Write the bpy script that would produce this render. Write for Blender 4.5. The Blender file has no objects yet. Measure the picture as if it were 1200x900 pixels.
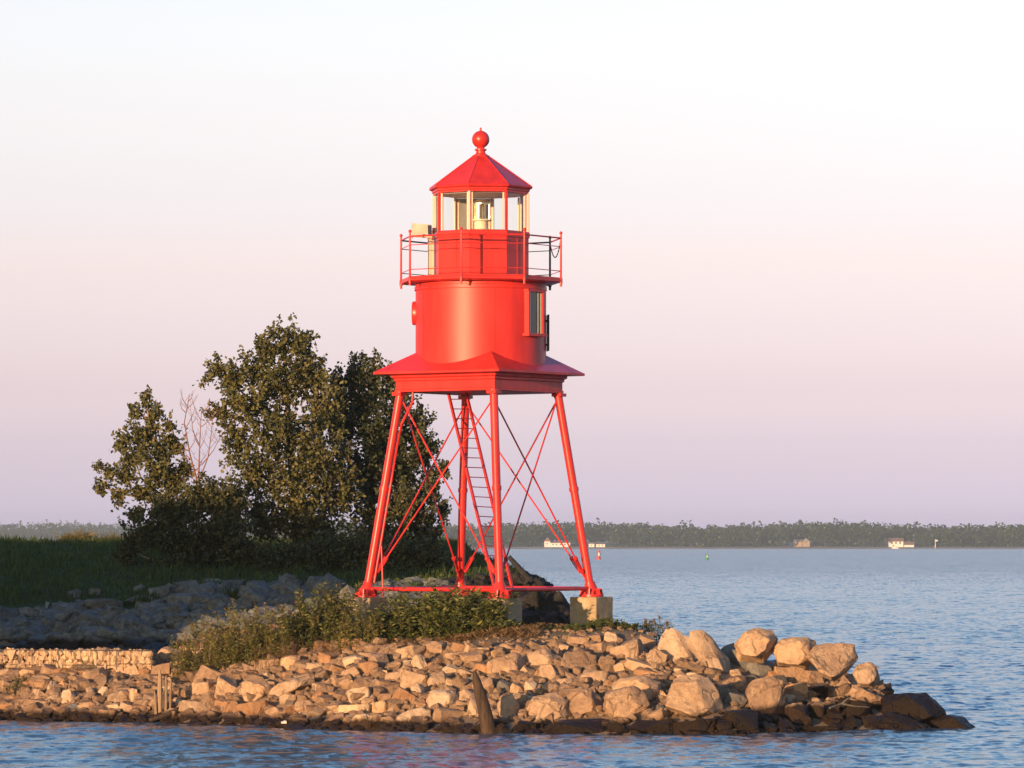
import bpy, bmesh, math, random
import numpy as np
from mathutils import Vector, Matrix, noise as mnoise

R = math.radians
random.seed(11)
rng = np.random.default_rng(11)
scene = bpy.context.scene

# ------------------------------------------------------------------ camera, sky, sun
CAM_H = 4.25
FPX = 5137.0            # focal length in photo pixels (1200 wide)
HOR = 636.5             # photo row of the horizon
cam_d = bpy.data.cameras.new('camera')
cam_d.sensor_width = 36.0
cam_d.lens = 36.0 * FPX / 1200.0
cam_d.shift_y = (HOR - 450.0) / 1200.0
cam_d.clip_start = 0.5
cam_d.clip_end = 30000.0
cam = bpy.data.objects.new('camera', cam_d)
scene.collection.objects.link(cam)
cam.location = (0, 0, CAM_H)
cam.rotation_euler = (R(90), 0, 0)
scene.camera = cam

SUN_AZ = R(30)          # to the left of straight behind the camera
SUN_EL = R(5.5)
world = bpy.data.worlds.new('World')
scene.world = world
world.use_nodes = True
wn, wl = world.node_tree.nodes, world.node_tree.links
wn.clear()
w_out = wn.new('ShaderNodeOutputWorld')
w_bg = wn.new('ShaderNodeBackground')
w_sky = wn.new('ShaderNodeTexSky')
w_sky.sky_type = 'NISHITA'
w_sky.sun_disc = False
w_sky.sun_elevation = SUN_EL
w_sky.sun_rotation = math.pi + SUN_AZ
w_sky.air_density = 1.0
w_sky.dust_density = 1.5
w_sky.ozone_density = 1.0
w_co = wn.new('ShaderNodeTexCoord')
w_sep = wn.new('ShaderNodeSeparateXYZ')
w_ramp = wn.new('ShaderNodeValToRGB')
w_mul = wn.new('ShaderNodeMix')
w_mul.data_type = 'RGBA'
w_mul.blend_type = 'MULTIPLY'
w_mul.inputs[0].default_value = 1.0
wl.new(w_co.outputs['Generated'], w_sep.inputs[0])
wl.new(w_sep.outputs['Z'], w_ramp.inputs[0])
# clear evening air facing away from the sun: lavender at the horizon, white above, blue overhead
SKY_RAMP = [(0.0, (4.06, 4.80, 18.30)), (0.0061, (3.94, 4.66, 17.77)), (0.0091, (3.46, 4.09, 15.04)), (0.0168, (2.68, 3.10, 10.79)), (0.0227, (2.34, 2.62, 8.58)), (0.0305, (2.22, 2.30, 6.70)), (0.0363, (2.07, 2.05, 5.51)), (0.0421, (2.06, 1.99, 4.94)), (0.0499, (2.04, 1.90, 4.24)), (0.0576, (2.05, 1.85, 3.75)), (0.0654, (2.09, 1.83, 3.36)), (0.075, (2.05, 1.83, 3.20)), (0.0847, (2.12, 1.85, 2.98)), (0.0943, (2.20, 1.89, 2.84)), (0.1039, (2.26, 1.93, 2.74)), (0.1115, (2.32, 1.98, 2.72)),
            (0.128, (2.35, 2.0, 2.6)), (0.165, (1.85, 2.05, 2.85)), (0.21, (1.6, 2.05, 2.85)), (0.30, (1.35, 1.85, 2.8)), (0.45, (1.0, 1.55, 2.7)), (1.0, (0.8, 1.1, 1.9))]
SKY_RAMP = [(p_, tuple(v_ / 18 for v_ in c_)) for p_, c_ in SKY_RAMP]
er = w_ramp.color_ramp
er.elements[0].position, er.elements[0].color = SKY_RAMP[0][0], (*SKY_RAMP[0][1], 1)
er.elements[1].position, er.elements[1].color = SKY_RAMP[-1][0], (*SKY_RAMP[-1][1], 1)
for p_, c_ in SKY_RAMP[1:-1]:
    e_ = er.elements.new(p_)
    e_.color = (*c_, 1)
wl.new(w_sky.outputs[0], w_mul.inputs[6])
# the half of the sky round the sun keeps the plain sky texture
w_dot = wn.new('ShaderNodeVectorMath')
w_dot.operation = 'DOT_PRODUCT'
wl.new(w_co.outputs['Generated'], w_dot.inputs[0])
w_dot.inputs[1].default_value = (math.sin(SUN_AZ), math.cos(SUN_AZ), 0)
w_mr = wn.new('ShaderNodeMapRange')
w_mr.interpolation_type = 'SMOOTHSTEP'
w_mr.inputs['From Min'].default_value = -0.45
w_mr.inputs['From Max'].default_value = 0.45
wl.new(w_dot.outputs['Value'], w_mr.inputs['Value'])
w_side = wn.new('ShaderNodeMix')
w_side.data_type = 'RGBA'
w_side.inputs[6].default_value = (0.05, 0.06, 0.075, 1)
wl.new(w_mr.outputs[0], w_side.inputs[0])
wl.new(w_ramp.outputs[0], w_side.inputs[7])
wl.new(w_side.outputs[2], w_mul.inputs[7])
w_k = wn.new('ShaderNodeVectorMath')
w_k.operation = 'SCALE'
w_k.inputs[3].default_value = 18.0
wl.new(w_mul.outputs[2], w_k.inputs[0])
wl.new(w_k.outputs[0], w_bg.inputs[0])
w_bg.inputs[1].default_value = 0.1065
wl.new(w_bg.outputs[0], w_out.inputs[0])

sun_d = bpy.data.lights.new('sun', 'SUN')
sun_d.energy = 5.0
sun_d.angle = R(0.53)
sun_d.color = (1.0, 0.61, 0.33)
sun = bpy.data.objects.new('sun', sun_d)
scene.collection.objects.link(sun)
sdir = Vector((math.sin(SUN_AZ) * math.cos(SUN_EL), math.cos(SUN_AZ) * math.cos(SUN_EL), -math.sin(SUN_EL)))
sun.rotation_euler = sdir.to_track_quat('-Z', 'Y').to_euler()
sun.location = (-60, -60, 30)

scene.view_settings.view_transform = 'Standard'
scene.view_settings.look = 'None'
scene.view_settings.exposure = 0.5
scene.view_settings.gamma = 1.0
scene.render.engine = 'CYCLES'
scene.cycles.max_bounces = 6
scene.cycles.transparent_max_bounces = 16
scene.cycles.volume_bounces = 0
scene.cycles.use_denoising = True


def at(px, py, Y):
    return Vector(((px - 600.0) / FPX * Y, Y, CAM_H - (py - HOR) / FPX * Y))


# ------------------------------------------------------------------ materials
MATS = {}


def new_mat(name):
    m = bpy.data.materials.new(name)
    m.use_nodes = True
    nt = m.node_tree
    b = nt.nodes['Principled BSDF']
    MATS[name] = m
    return m, nt, b


def nn(nt, t, **kw):
    n = nt.nodes.new(t)
    for k, v in kw.items():
        if k.startswith('i_'):
            n.inputs[k[2:].replace('_', ' ')].default_value = v
        else:
            setattr(n, k, v)
    return n


def ramp(nt, stops):
    n = nt.nodes.new('ShaderNodeValToRGB')
    cr = n.color_ramp
    cr.elements[0].position = stops[0][0]
    cr.elements[0].color = (*stops[0][1], 1)
    cr.elements[1].position = stops[-1][0]
    cr.elements[1].color = (*stops[-1][1], 1)
    for p, c in stops[1:-1]:
        cr.elements.new(p).color = (*c, 1)
    return n


def mixc(nt, a, b, f, mode='MIX'):
    n = nt.nodes.new('ShaderNodeMix')
    n.data_type = 'RGBA'
    n.blend_type = mode
    for idx, v in ((0, f), (6, a), (7, b)):
        if hasattr(v, 'links'):
            nt.links.new(v, n.inputs[idx])
        elif idx == 0:
            n.inputs[0].default_value = v
        else:
            n.inputs[idx].default_value = (*v, 1)
    return n.outputs[2]


def mth(nt, op, a, b=None, clamp=False):
    n = nt.nodes.new('ShaderNodeMath')
    n.operation = op
    n.use_clamp = clamp
    for i, v in enumerate((a, b)):
        if v is None:
            continue
        if hasattr(v, 'links'):
            nt.links.new(v, n.inputs[i])
        else:
            n.inputs[i].default_value = v
    return n.outputs[0]


def bump(nt, b, h, strength=0.3, dist=0.02):
    n = nt.nodes.new('ShaderNodeBump')
    n.inputs['Strength'].default_value = strength
    n.inputs['Distance'].default_value = dist
    nt.links.new(h, n.inputs['Height'])
    nt.links.new(n.outputs[0], b.inputs['Normal'])


def obj_noise(nt, scale, detail=5, rough=0.6, coord='Object'):
    tc = nn(nt, 'ShaderNodeTexCoord')
    n = nn(nt, 'ShaderNodeTexNoise')
    n.inputs['Scale'].default_value = scale
    n.inputs['Detail'].default_value = detail
    n.inputs['Roughness'].default_value = rough
    nt.links.new(tc.outputs[coord], n.inputs['Vector'])
    return n.outputs['Fac']


def paint_mat(name, col, rough=0.38, wear=0.25):
    m, nt, b = new_mat(name)
    geo = nn(nt, 'ShaderNodeNewGeometry')
    n1 = nn(nt, 'ShaderNodeTexNoise')
    n1.inputs['Scale'].default_value = 2.2
    n1.inputs['Detail'].default_value = 6
    mp = nn(nt, 'ShaderNodeMapping')
    mp.inputs['Scale'].default_value = (1.6, 1.6, 0.35)
    nt.links.new(geo.outputs['Position'], mp.inputs['Vector'])
    nt.links.new(mp.outputs[0], n1.inputs['Vector'])
    dk = tuple(c * 0.72 for c in col)
    r_ = ramp(nt, [(0.3, dk), (0.6, col), (1.0, tuple(min(1, c * 1.06 + .01) for c in col))])
    nt.links.new(n1.outputs['Fac'], r_.inputs[0])
    n2 = nn(nt, 'ShaderNodeTexNoise')
    n2.inputs['Scale'].default_value = 9
    n2.inputs['Detail'].default_value = 8
    n2.inputs['Roughness'].default_value = 0.7
    nt.links.new(geo.outputs['Position'], n2.inputs['Vector'])
    rust = ramp(nt, [(0.68, (0, 0, 0)), (0.74, (1, 1, 1))])
    nt.links.new(n2.outputs['Fac'], rust.inputs[0])
    c = mixc(nt, r_.outputs[0], (0.16, 0.045, 0.02), mth(nt, 'MULTIPLY', rust.outputs[0], wear))
    nt.links.new(c, b.inputs['Base Color'])
    b.inputs['Roughness'].default_value = rough
    bump(nt, b, n2.outputs['Fac'], 0.15, 0.01)
    return m


RED = paint_mat('red_paint', (0.68, 0.035, 0.03), 0.36, 0.5)
RED2 = paint_mat('red_paint_gloss', (0.70, 0.034, 0.026), 0.46, 0.45)
BLACK = paint_mat('black_paint', (0.02, 0.018, 0.018), 0.5, 0.2)
CREAM = paint_mat('cream_paint', (0.78, 0.72, 0.55), 0.5, 0.15)
WHITE = paint_mat('white_paint', (0.78, 0.77, 0.74), 0.5, 0.1)
GREYP = paint_mat('grey_paint', (0.30, 0.30, 0.30), 0.6, 0.1)
GREEN = paint_mat('green_paint', (0.03, 0.28, 0.12), 0.5, 0.1)
BRASS, nt, b = new_mat('brass')
b.inputs['Base Color'].default_value = (0.90, 0.78, 0.55, 1)
b.inputs['Metallic'].default_value = 1
b.inputs['Roughness'].default_value = 0.3
SOLAR, nt, b = new_mat('solar_cell')
b.inputs['Base Color'].default_value = (0.05, 0.06, 0.10, 1)
b.inputs['Roughness'].default_value = 0.15


def glass_mat(name, tint=(0.93, 0.96, 0.95), refl=0.10):
    m, nt, b = new_mat(name)
    nt.nodes.remove(b)
    out = nt.nodes['Material Output']
    tr = nn(nt, 'ShaderNodeBsdfTransparent')
    tr.inputs[0].default_value = (*tint, 1)
    gl = nn(nt, 'ShaderNodeBsdfGlossy')
    gl.inputs['Roughness'].default_value = 0.04
    mx = nn(nt, 'ShaderNodeMixShader')
    mx.inputs[0].default_value = refl
    nt.links.new(tr.outputs[0], mx.inputs[1])
    nt.links.new(gl.outputs[0], mx.inputs[2])
    nt.links.new(mx.outputs[0], out.inputs[0])
    return m


GLASS = glass_mat('window_glass', (0.995, 0.995, 0.985), 0.03)
LENS = glass_mat('lens_glass', (0.98, 0.95, 0.88), 0.35)
DARKGLASS, nt, b = new_mat('dark_window_glass')
b.inputs['Base Color'].default_value = (0.16, 0.16, 0.15, 1)
b.inputs['Roughness'].default_value = 0.12
LAMPRED, nt, b = new_mat('red_lamp_glass')
b.inputs['Base Color'].default_value = (0.5, 0.06, 0.04, 1)
b.inputs['Roughness'].default_value = 0.15

CONCRETE, nt, b = new_mat('weathered_concrete')
n1 = obj_noise(nt, 2.5, 8, 0.65)
n2 = obj_noise(nt, 30, 4)
r_ = ramp(nt, [(0.3, (0.22, 0.165, 0.095)), (0.5, (0.42, 0.31, 0.18)), (0.7, (0.54, 0.43, 0.28))])
nt.links.new(n1, r_.inputs[0])
nt.links.new(r_.outputs[0], b.inputs['Base Color'])
b.inputs['Roughness'].default_value = 0.9
bump(nt, b, mth(nt, 'ADD', n1, mth(nt, 'MULTIPLY', n2, 0.4)), 0.5, 0.03)


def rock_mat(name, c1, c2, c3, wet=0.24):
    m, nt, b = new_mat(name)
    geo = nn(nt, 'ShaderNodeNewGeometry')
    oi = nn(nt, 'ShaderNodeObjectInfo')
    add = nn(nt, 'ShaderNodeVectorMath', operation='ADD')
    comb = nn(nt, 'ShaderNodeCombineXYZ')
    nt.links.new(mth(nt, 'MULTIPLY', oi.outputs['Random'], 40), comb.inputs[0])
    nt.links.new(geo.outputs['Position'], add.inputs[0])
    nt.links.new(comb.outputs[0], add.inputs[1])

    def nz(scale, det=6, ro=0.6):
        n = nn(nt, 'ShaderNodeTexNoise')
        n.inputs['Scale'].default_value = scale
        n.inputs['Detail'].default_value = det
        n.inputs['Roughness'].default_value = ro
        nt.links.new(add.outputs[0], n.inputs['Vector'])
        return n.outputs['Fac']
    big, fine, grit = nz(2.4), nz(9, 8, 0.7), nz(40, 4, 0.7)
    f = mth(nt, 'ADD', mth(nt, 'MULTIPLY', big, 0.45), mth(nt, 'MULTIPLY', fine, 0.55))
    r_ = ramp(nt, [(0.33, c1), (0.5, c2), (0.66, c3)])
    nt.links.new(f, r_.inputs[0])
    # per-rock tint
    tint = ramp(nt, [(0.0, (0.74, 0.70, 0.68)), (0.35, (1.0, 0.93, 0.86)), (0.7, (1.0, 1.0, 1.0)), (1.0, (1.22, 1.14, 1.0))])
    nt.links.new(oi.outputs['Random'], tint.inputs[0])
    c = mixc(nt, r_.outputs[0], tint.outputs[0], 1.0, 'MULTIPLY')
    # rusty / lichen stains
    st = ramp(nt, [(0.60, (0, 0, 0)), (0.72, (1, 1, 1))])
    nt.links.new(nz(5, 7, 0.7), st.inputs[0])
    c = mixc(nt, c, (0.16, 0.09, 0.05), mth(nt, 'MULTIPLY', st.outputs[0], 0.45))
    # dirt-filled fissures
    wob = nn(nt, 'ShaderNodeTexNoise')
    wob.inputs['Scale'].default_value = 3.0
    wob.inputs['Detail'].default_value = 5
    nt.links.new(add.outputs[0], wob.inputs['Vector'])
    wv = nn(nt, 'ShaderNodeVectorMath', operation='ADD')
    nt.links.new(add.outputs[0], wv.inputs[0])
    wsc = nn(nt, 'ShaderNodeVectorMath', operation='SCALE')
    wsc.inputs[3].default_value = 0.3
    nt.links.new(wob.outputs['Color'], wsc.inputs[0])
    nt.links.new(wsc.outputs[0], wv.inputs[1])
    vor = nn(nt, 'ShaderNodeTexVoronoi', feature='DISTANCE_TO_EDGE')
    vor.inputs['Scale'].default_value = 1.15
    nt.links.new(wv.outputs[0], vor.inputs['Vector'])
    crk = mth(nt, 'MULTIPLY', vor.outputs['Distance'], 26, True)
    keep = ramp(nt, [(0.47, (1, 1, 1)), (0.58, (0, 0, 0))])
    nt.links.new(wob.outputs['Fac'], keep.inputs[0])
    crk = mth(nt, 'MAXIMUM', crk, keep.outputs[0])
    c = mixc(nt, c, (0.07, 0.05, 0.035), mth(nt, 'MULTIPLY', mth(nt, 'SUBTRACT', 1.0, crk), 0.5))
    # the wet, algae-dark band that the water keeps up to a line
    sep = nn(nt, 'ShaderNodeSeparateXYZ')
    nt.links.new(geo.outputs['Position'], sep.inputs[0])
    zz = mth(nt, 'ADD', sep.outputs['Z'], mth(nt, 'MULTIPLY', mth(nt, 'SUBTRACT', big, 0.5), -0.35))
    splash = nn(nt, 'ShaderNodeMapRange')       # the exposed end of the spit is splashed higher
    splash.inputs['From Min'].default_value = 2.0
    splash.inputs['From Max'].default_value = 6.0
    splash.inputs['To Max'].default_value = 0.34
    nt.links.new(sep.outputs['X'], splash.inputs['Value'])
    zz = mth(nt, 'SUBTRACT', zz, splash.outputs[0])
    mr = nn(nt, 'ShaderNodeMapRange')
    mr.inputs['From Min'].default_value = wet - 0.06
    mr.inputs['From Max'].default_value = wet + 0.07
    nt.links.new(zz, mr.inputs['Value'])
    dry = mr.outputs[0]
    wetc = mixc(nt, c, (0.10, 0.075, 0.055), 1.0, 'MULTIPLY')
    wetc = mixc(nt, wetc, (0.022, 0.015, 0.010), 0.55)
    c = mixc(nt, wetc, c, dry)
    nt.links.new(c, b.inputs['Base Color'])
    ro = mth(nt, 'ADD', mth(nt, 'MULTIPLY', dry, 0.42), 0.48)
    nt.links.new(ro, b.inputs['Roughness'])
    b.inputs['Specular IOR Level'].default_value = 0.25
    h = mth(nt, 'ADD', mth(nt, 'MULTIPLY', fine, 0.8), mth(nt, 'ADD', mth(nt, 'MULTIPLY', grit, 0.22), mth(nt, 'MULTIPLY', crk, 0.3)))
    bump(nt, b, h, 0.9, 0.09)
    return m


ROCK = {
    'tan': rock_mat('tan_limestone', (0.29, 0.19, 0.125), (0.47, 0.325, 0.215), (0.61, 0.455, 0.315)),
    'pale': rock_mat('pale_limestone', (0.45, 0.315, 0.21), (0.61, 0.455, 0.315), (0.71, 0.57, 0.42)),
    'orange': rock_mat('rusty_limestone', (0.26, 0.14, 0.08), (0.42, 0.25, 0.14), (0.50, 0.34, 0.22)),
    'grey': rock_mat('grey_shade_limestone', (0.10, 0.10, 0.10), (0.18, 0.178, 0.172), (0.27, 0.265, 0.255)),  # grey stone; also puts the shade of the boulder hollow into colour
    'rubble': rock_mat('crevice_shade_rubble', (0.20, 0.135, 0.09), (0.37, 0.26, 0.175), (0.55, 0.415, 0.295)),  # tan darkened so the gaps between rocks look shaded
    'black': rock_mat('shadow_black_rock', (0.012, 0.012, 0.013), (0.03, 0.03, 0.032), (0.06, 0.06, 0.062), 0.3),  # near black: the shadow around the piers is put into this colour
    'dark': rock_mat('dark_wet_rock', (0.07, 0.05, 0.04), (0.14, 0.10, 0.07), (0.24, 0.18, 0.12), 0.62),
    'shade': rock_mat('shade_blue_rock', (0.07, 0.078, 0.08), (0.155, 0.17, 0.17), (0.28, 0.30, 0.30), 1.75),  # the bluish shade of the back bank is painted into this rock
}


def leaf_mat(name, dark, mid, light, transl=0.25, rough=0.5):
    m, nt, b = new_mat(name)
    at_ = nn(nt, 'ShaderNodeAttribute', attribute_name='tint')
    r_ = ramp(nt, [(0.0, dark), (0.5, mid), (1.0, light)])
    nt.links.new(at_.outputs['Fac'], r_.inputs[0])
    nt.links.new(r_.outputs[0], b.inputs['Base Color'])
    b.inputs['Roughness'].default_value = rough
    b.inputs['Specular IOR Level'].default_value = 0.35
    tl = nn(nt, 'ShaderNodeBsdfTranslucent')
    nt.links.new(r_.outputs[0], tl.inputs[0])
    mx = nn(nt, 'ShaderNodeMixShader')
    mx.inputs[0].default_value = transl
    out = nt.nodes['Material Output']
    nt.links.new(b.outputs[0], mx.inputs[1])
    nt.links.new(tl.outputs[0], mx.inputs[2])
    nt.links.new(mx.outputs[0], out.inputs[0])
    return m


LEAF_TREE = leaf_mat('poplar_leaf', (0.05, 0.06, 0.02), (0.125, 0.125, 0.04), (0.25, 0.21, 0.075))
LEAF_TREE2 = leaf_mat('willow_leaf', (0.03, 0.042, 0.018), (0.075, 0.088, 0.034), (0.17, 0.15, 0.06))
LEAF_SHRUB = leaf_mat('shrub_leaf', (0.022, 0.034, 0.011), (0.085, 0.108, 0.028), (0.30, 0.29, 0.085))
LEAF_WEED = leaf_mat('weed_leaf', (0.06, 0.07, 0.018), (0.15, 0.16, 0.04), (0.31, 0.27, 0.08))
LEAF_DRY = leaf_mat('dry_stem', (0.13, 0.075, 0.035), (0.24, 0.15, 0.07), (0.36, 0.25, 0.12))
LEAF_GRASS = leaf_mat('grass_blade', (0.024, 0.048, 0.010), (0.050, 0.088, 0.018), (0.11, 0.14, 0.034))
LEAF_REED = leaf_mat('reed_blade', (0.10, 0.08, 0.025), (0.20, 0.15, 0.04), (0.30, 0.22, 0.07))
LEAF_GREENW = leaf_mat('green_weed', (0.03, 0.055, 0.014), (0.08, 0.11, 0.028), (0.17, 0.18, 0.05))
LEAF_FAR = leaf_mat('far_foliage', (0.014, 0.031, 0.011), (0.033, 0.057, 0.019), (0.062, 0.082, 0.027), 0.1)


def simple_noise_mat(name, stops, scale, rough=0.9, bstr=0.4, bd=0.03, stretch=(1, 1, 1)):
    m, nt, b = new_mat(name)
    tc = nn(nt, 'ShaderNodeTexCoord')
    mp = nn(nt, 'ShaderNodeMapping')
    mp.inputs['Scale'].default_value = stretch
    nt.links.new(tc.outputs['Object'], mp.inputs['Vector'])
    n = nn(nt, 'ShaderNodeTexNoise')
    n.inputs['Scale'].default_value = scale
    n.inputs['Detail'].default_value = 8
    n.inputs['Roughness'].default_value = 0.65
    nt.links.new(mp.outputs[0], n.inputs['Vector'])
    r_ = ramp(nt, stops)
    nt.links.new(n.outputs['Fac'], r_.inputs[0])
    nt.links.new(r_.outputs[0], b.inputs['Base Color'])
    b.inputs['Roughness'].default_value = rough
    bump(nt, b, n.outputs['Fac'], bstr, bd)
    return m


BARK = simple_noise_mat('bark', [(0.3, (0.13, 0.095, 0.065)), (0.7, (0.34, 0.25, 0.17))], 9, stretch=(1, 1, 0.3))
DEADWOOD = simple_noise_mat('dead_red_twig', [(0.3, (0.16, 0.07, 0.055)), (0.7, (0.30, 0.15, 0.12))], 9)
OLDWOOD = simple_noise_mat('old_timber', [(0.3, (0.022, 0.014, 0.010)), (0.7, (0.11, 0.065, 0.036))], 6, bstr=0.8, stretch=(3, 3, 0.35))
PALEWOOD = simple_noise_mat('pale_timber', [(0.3, (0.25, 0.16, 0.09)), (0.7, (0.50, 0.37, 0.24))], 6, bstr=0.8, stretch=(3, 3, 0.35))
DRIFT = simple_noise_mat('driftwood', [(0.3, (0.05, 0.045, 0.04)), (0.7, (0.20, 0.18, 0.16))], 5)
WIRE, nt, b = new_mat('galvanised_wire')
b.inputs['Base Color'].default_value = (0.12, 0.10, 0.085, 1)
b.inputs['Metallic'].default_value = 0.6
b.inputs['Roughness'].default_value = 0.55
STEMM = simple_noise_mat('plant_stem', [(0.3, (0.06, 0.05, 0.02)), (0.7, (0.15, 0.11, 0.05))], 8)
SAND = simple_noise_mat('beach_sand', [(0.35, (0.26, 0.20, 0.15)), (0.65, (0.45, 0.36, 0.29))], 0.03)
FARWALL = simple_noise_mat('house_siding', [(0.3, (0.66, 0.64, 0.64)), (0.7, (0.78, 0.76, 0.76))], 0.4)
FARTAN = simple_noise_mat('tan_siding', [(0.3, (0.27, 0.21, 0.16)), (0.7, (0.36, 0.29, 0.22))], 0.4)
FARROOF = simple_noise_mat('brown_shingle', [(0.3, (0.16, 0.09, 0.075)), (0.7, (0.24, 0.14, 0.12))], 0.5)
FARGREY = simple_noise_mat('grey_shingle', [(0.3, (0.16, 0.15, 0.15)), (0.7, (0.26, 0.25, 0.25))], 0.5)
PLINTH = simple_noise_mat('plinth_concrete', [(0.3, (0.25, 0.23, 0.20)), (0.7, (0.38, 0.35, 0.31))], 0.7)

# ground: gravelly soil with a grassy cover where the vertices say so
SOIL, nt, b = new_mat('ground_soil')
at_ = nn(nt, 'ShaderNodeAttribute', attribute_name='cover')
n1 = obj_noise(nt, 1.2, 8, 0.65)
n2 = obj_noise(nt, 14, 6, 0.65)
rs = ramp(nt, [(0.3, (0.12, 0.085, 0.055)), (0.7, (0.30, 0.22, 0.15))])
rg = ramp(nt, [(0.3, (0.020, 0.045, 0.008)), (0.7, (0.045, 0.080, 0.014))])
nt.links.new(n2, rs.inputs[0])
nt.links.new(n1, rg.inputs[0])
c = mixc(nt, rs.outputs[0], rg.outputs[0], at_.outputs['Fac'])
nt.links.new(c, b.inputs['Base Color'])
b.inputs['Roughness'].default_value = 0.95
bump(nt, b, n2, 0.6, 0.05)

# water
WATER, nt, b = new_mat('lake_water')
b.inputs['Base Color'].default_value = (0.055, 0.125, 0.185, 1)
b.inputs['IOR'].default_value = 1.333
b.inputs['Roughness'].default_value = 0.19
geo = nn(nt, 'ShaderNodeNewGeometry')


def wave(scale, detail, amp, stretch):
    mp = nn(nt, 'ShaderNodeMapping')
    mp.inputs['Scale'].default_value = stretch
    nt.links.new(geo.outputs['Position'], mp.inputs['Vector'])
    n = nn(nt, 'ShaderNodeTexNoise')
    n.inputs['Scale'].default_value = scale
    n.inputs['Detail'].default_value = detail
    n.inputs['Roughness'].default_value = 0.55
    nt.links.new(mp.outputs[0], n.inputs['Vector'])
    s = nn(nt, 'ShaderNodeVectorMath', operation='SUBTRACT')
    nt.links.new(n.outputs['Color'], s.inputs[0])
    s.inputs[1].default_value = (0.5, 0.5, 0.5)
    k = nn(nt, 'ShaderNodeVectorMath', operation='MULTIPLY')
    nt.links.new(s.outputs[0], k.inputs[0])
    k.inputs[1].default_value = (amp * 0.6, amp, 0)
    return k.outputs[0]


w1 = wave(3.0, 4, 3.0, (1.0, 0.7, 1))
w2 = wave(0.25, 2, 0.5, (1.0, 0.5, 1))
a1 = nn(nt, 'ShaderNodeVectorMath', operation='ADD')
nt.links.new(w1, a1.inputs[0])
nt.links.new(w2, a1.inputs[1])
atw = nn(nt, 'ShaderNodeAttribute', attribute_name='modelled')
less = mth(nt, 'SUBTRACT', 1.0, mth(nt, 'MULTIPLY', atw.outputs['Fac'], 0.72))
a1s = nn(nt, 'ShaderNodeVectorMath', operation='SCALE')
nt.links.new(a1.outputs[0], a1s.inputs[0])
nt.links.new(less, a1s.inputs[3])
a2 = nn(nt, 'ShaderNodeVectorMath', operation='ADD')
nt.links.new(a1s.outputs[0], a2.inputs[0])
nt.links.new(geo.outputs['Normal'], a2.inputs[1])
a3 = nn(nt, 'ShaderNodeVectorMath', operation='NORMALIZE')
nt.links.new(a2.outputs[0], a3.inputs[0])
nt.links.new(a3.outputs[0], b.inputs['Normal'])
nt.links.new(mth(nt, 'SUBTRACT', 0.215, mth(nt, 'MULTIPLY', atw.outputs['Fac'], 0.035)), b.inputs['Roughness'])


# ------------------------------------------------------------------ mesh helpers
def link(o):
    scene.collection.objects.link(o)
    return o


def tag(o, label=None, cat=None, group=None, kind=None):
    if label:
        o['label'] = label
    if cat:
        o['category'] = cat
    if group:
        o['group'] = group
    if kind:
        o['kind'] = kind
    return o


def thing(name, label, cat, loc=(0, 0, 0), group=None):
    o = link(bpy.data.objects.new(name, None))
    o.location = loc
    o.empty_display_size = 0.2
    return tag(o, label, cat, group)


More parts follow.
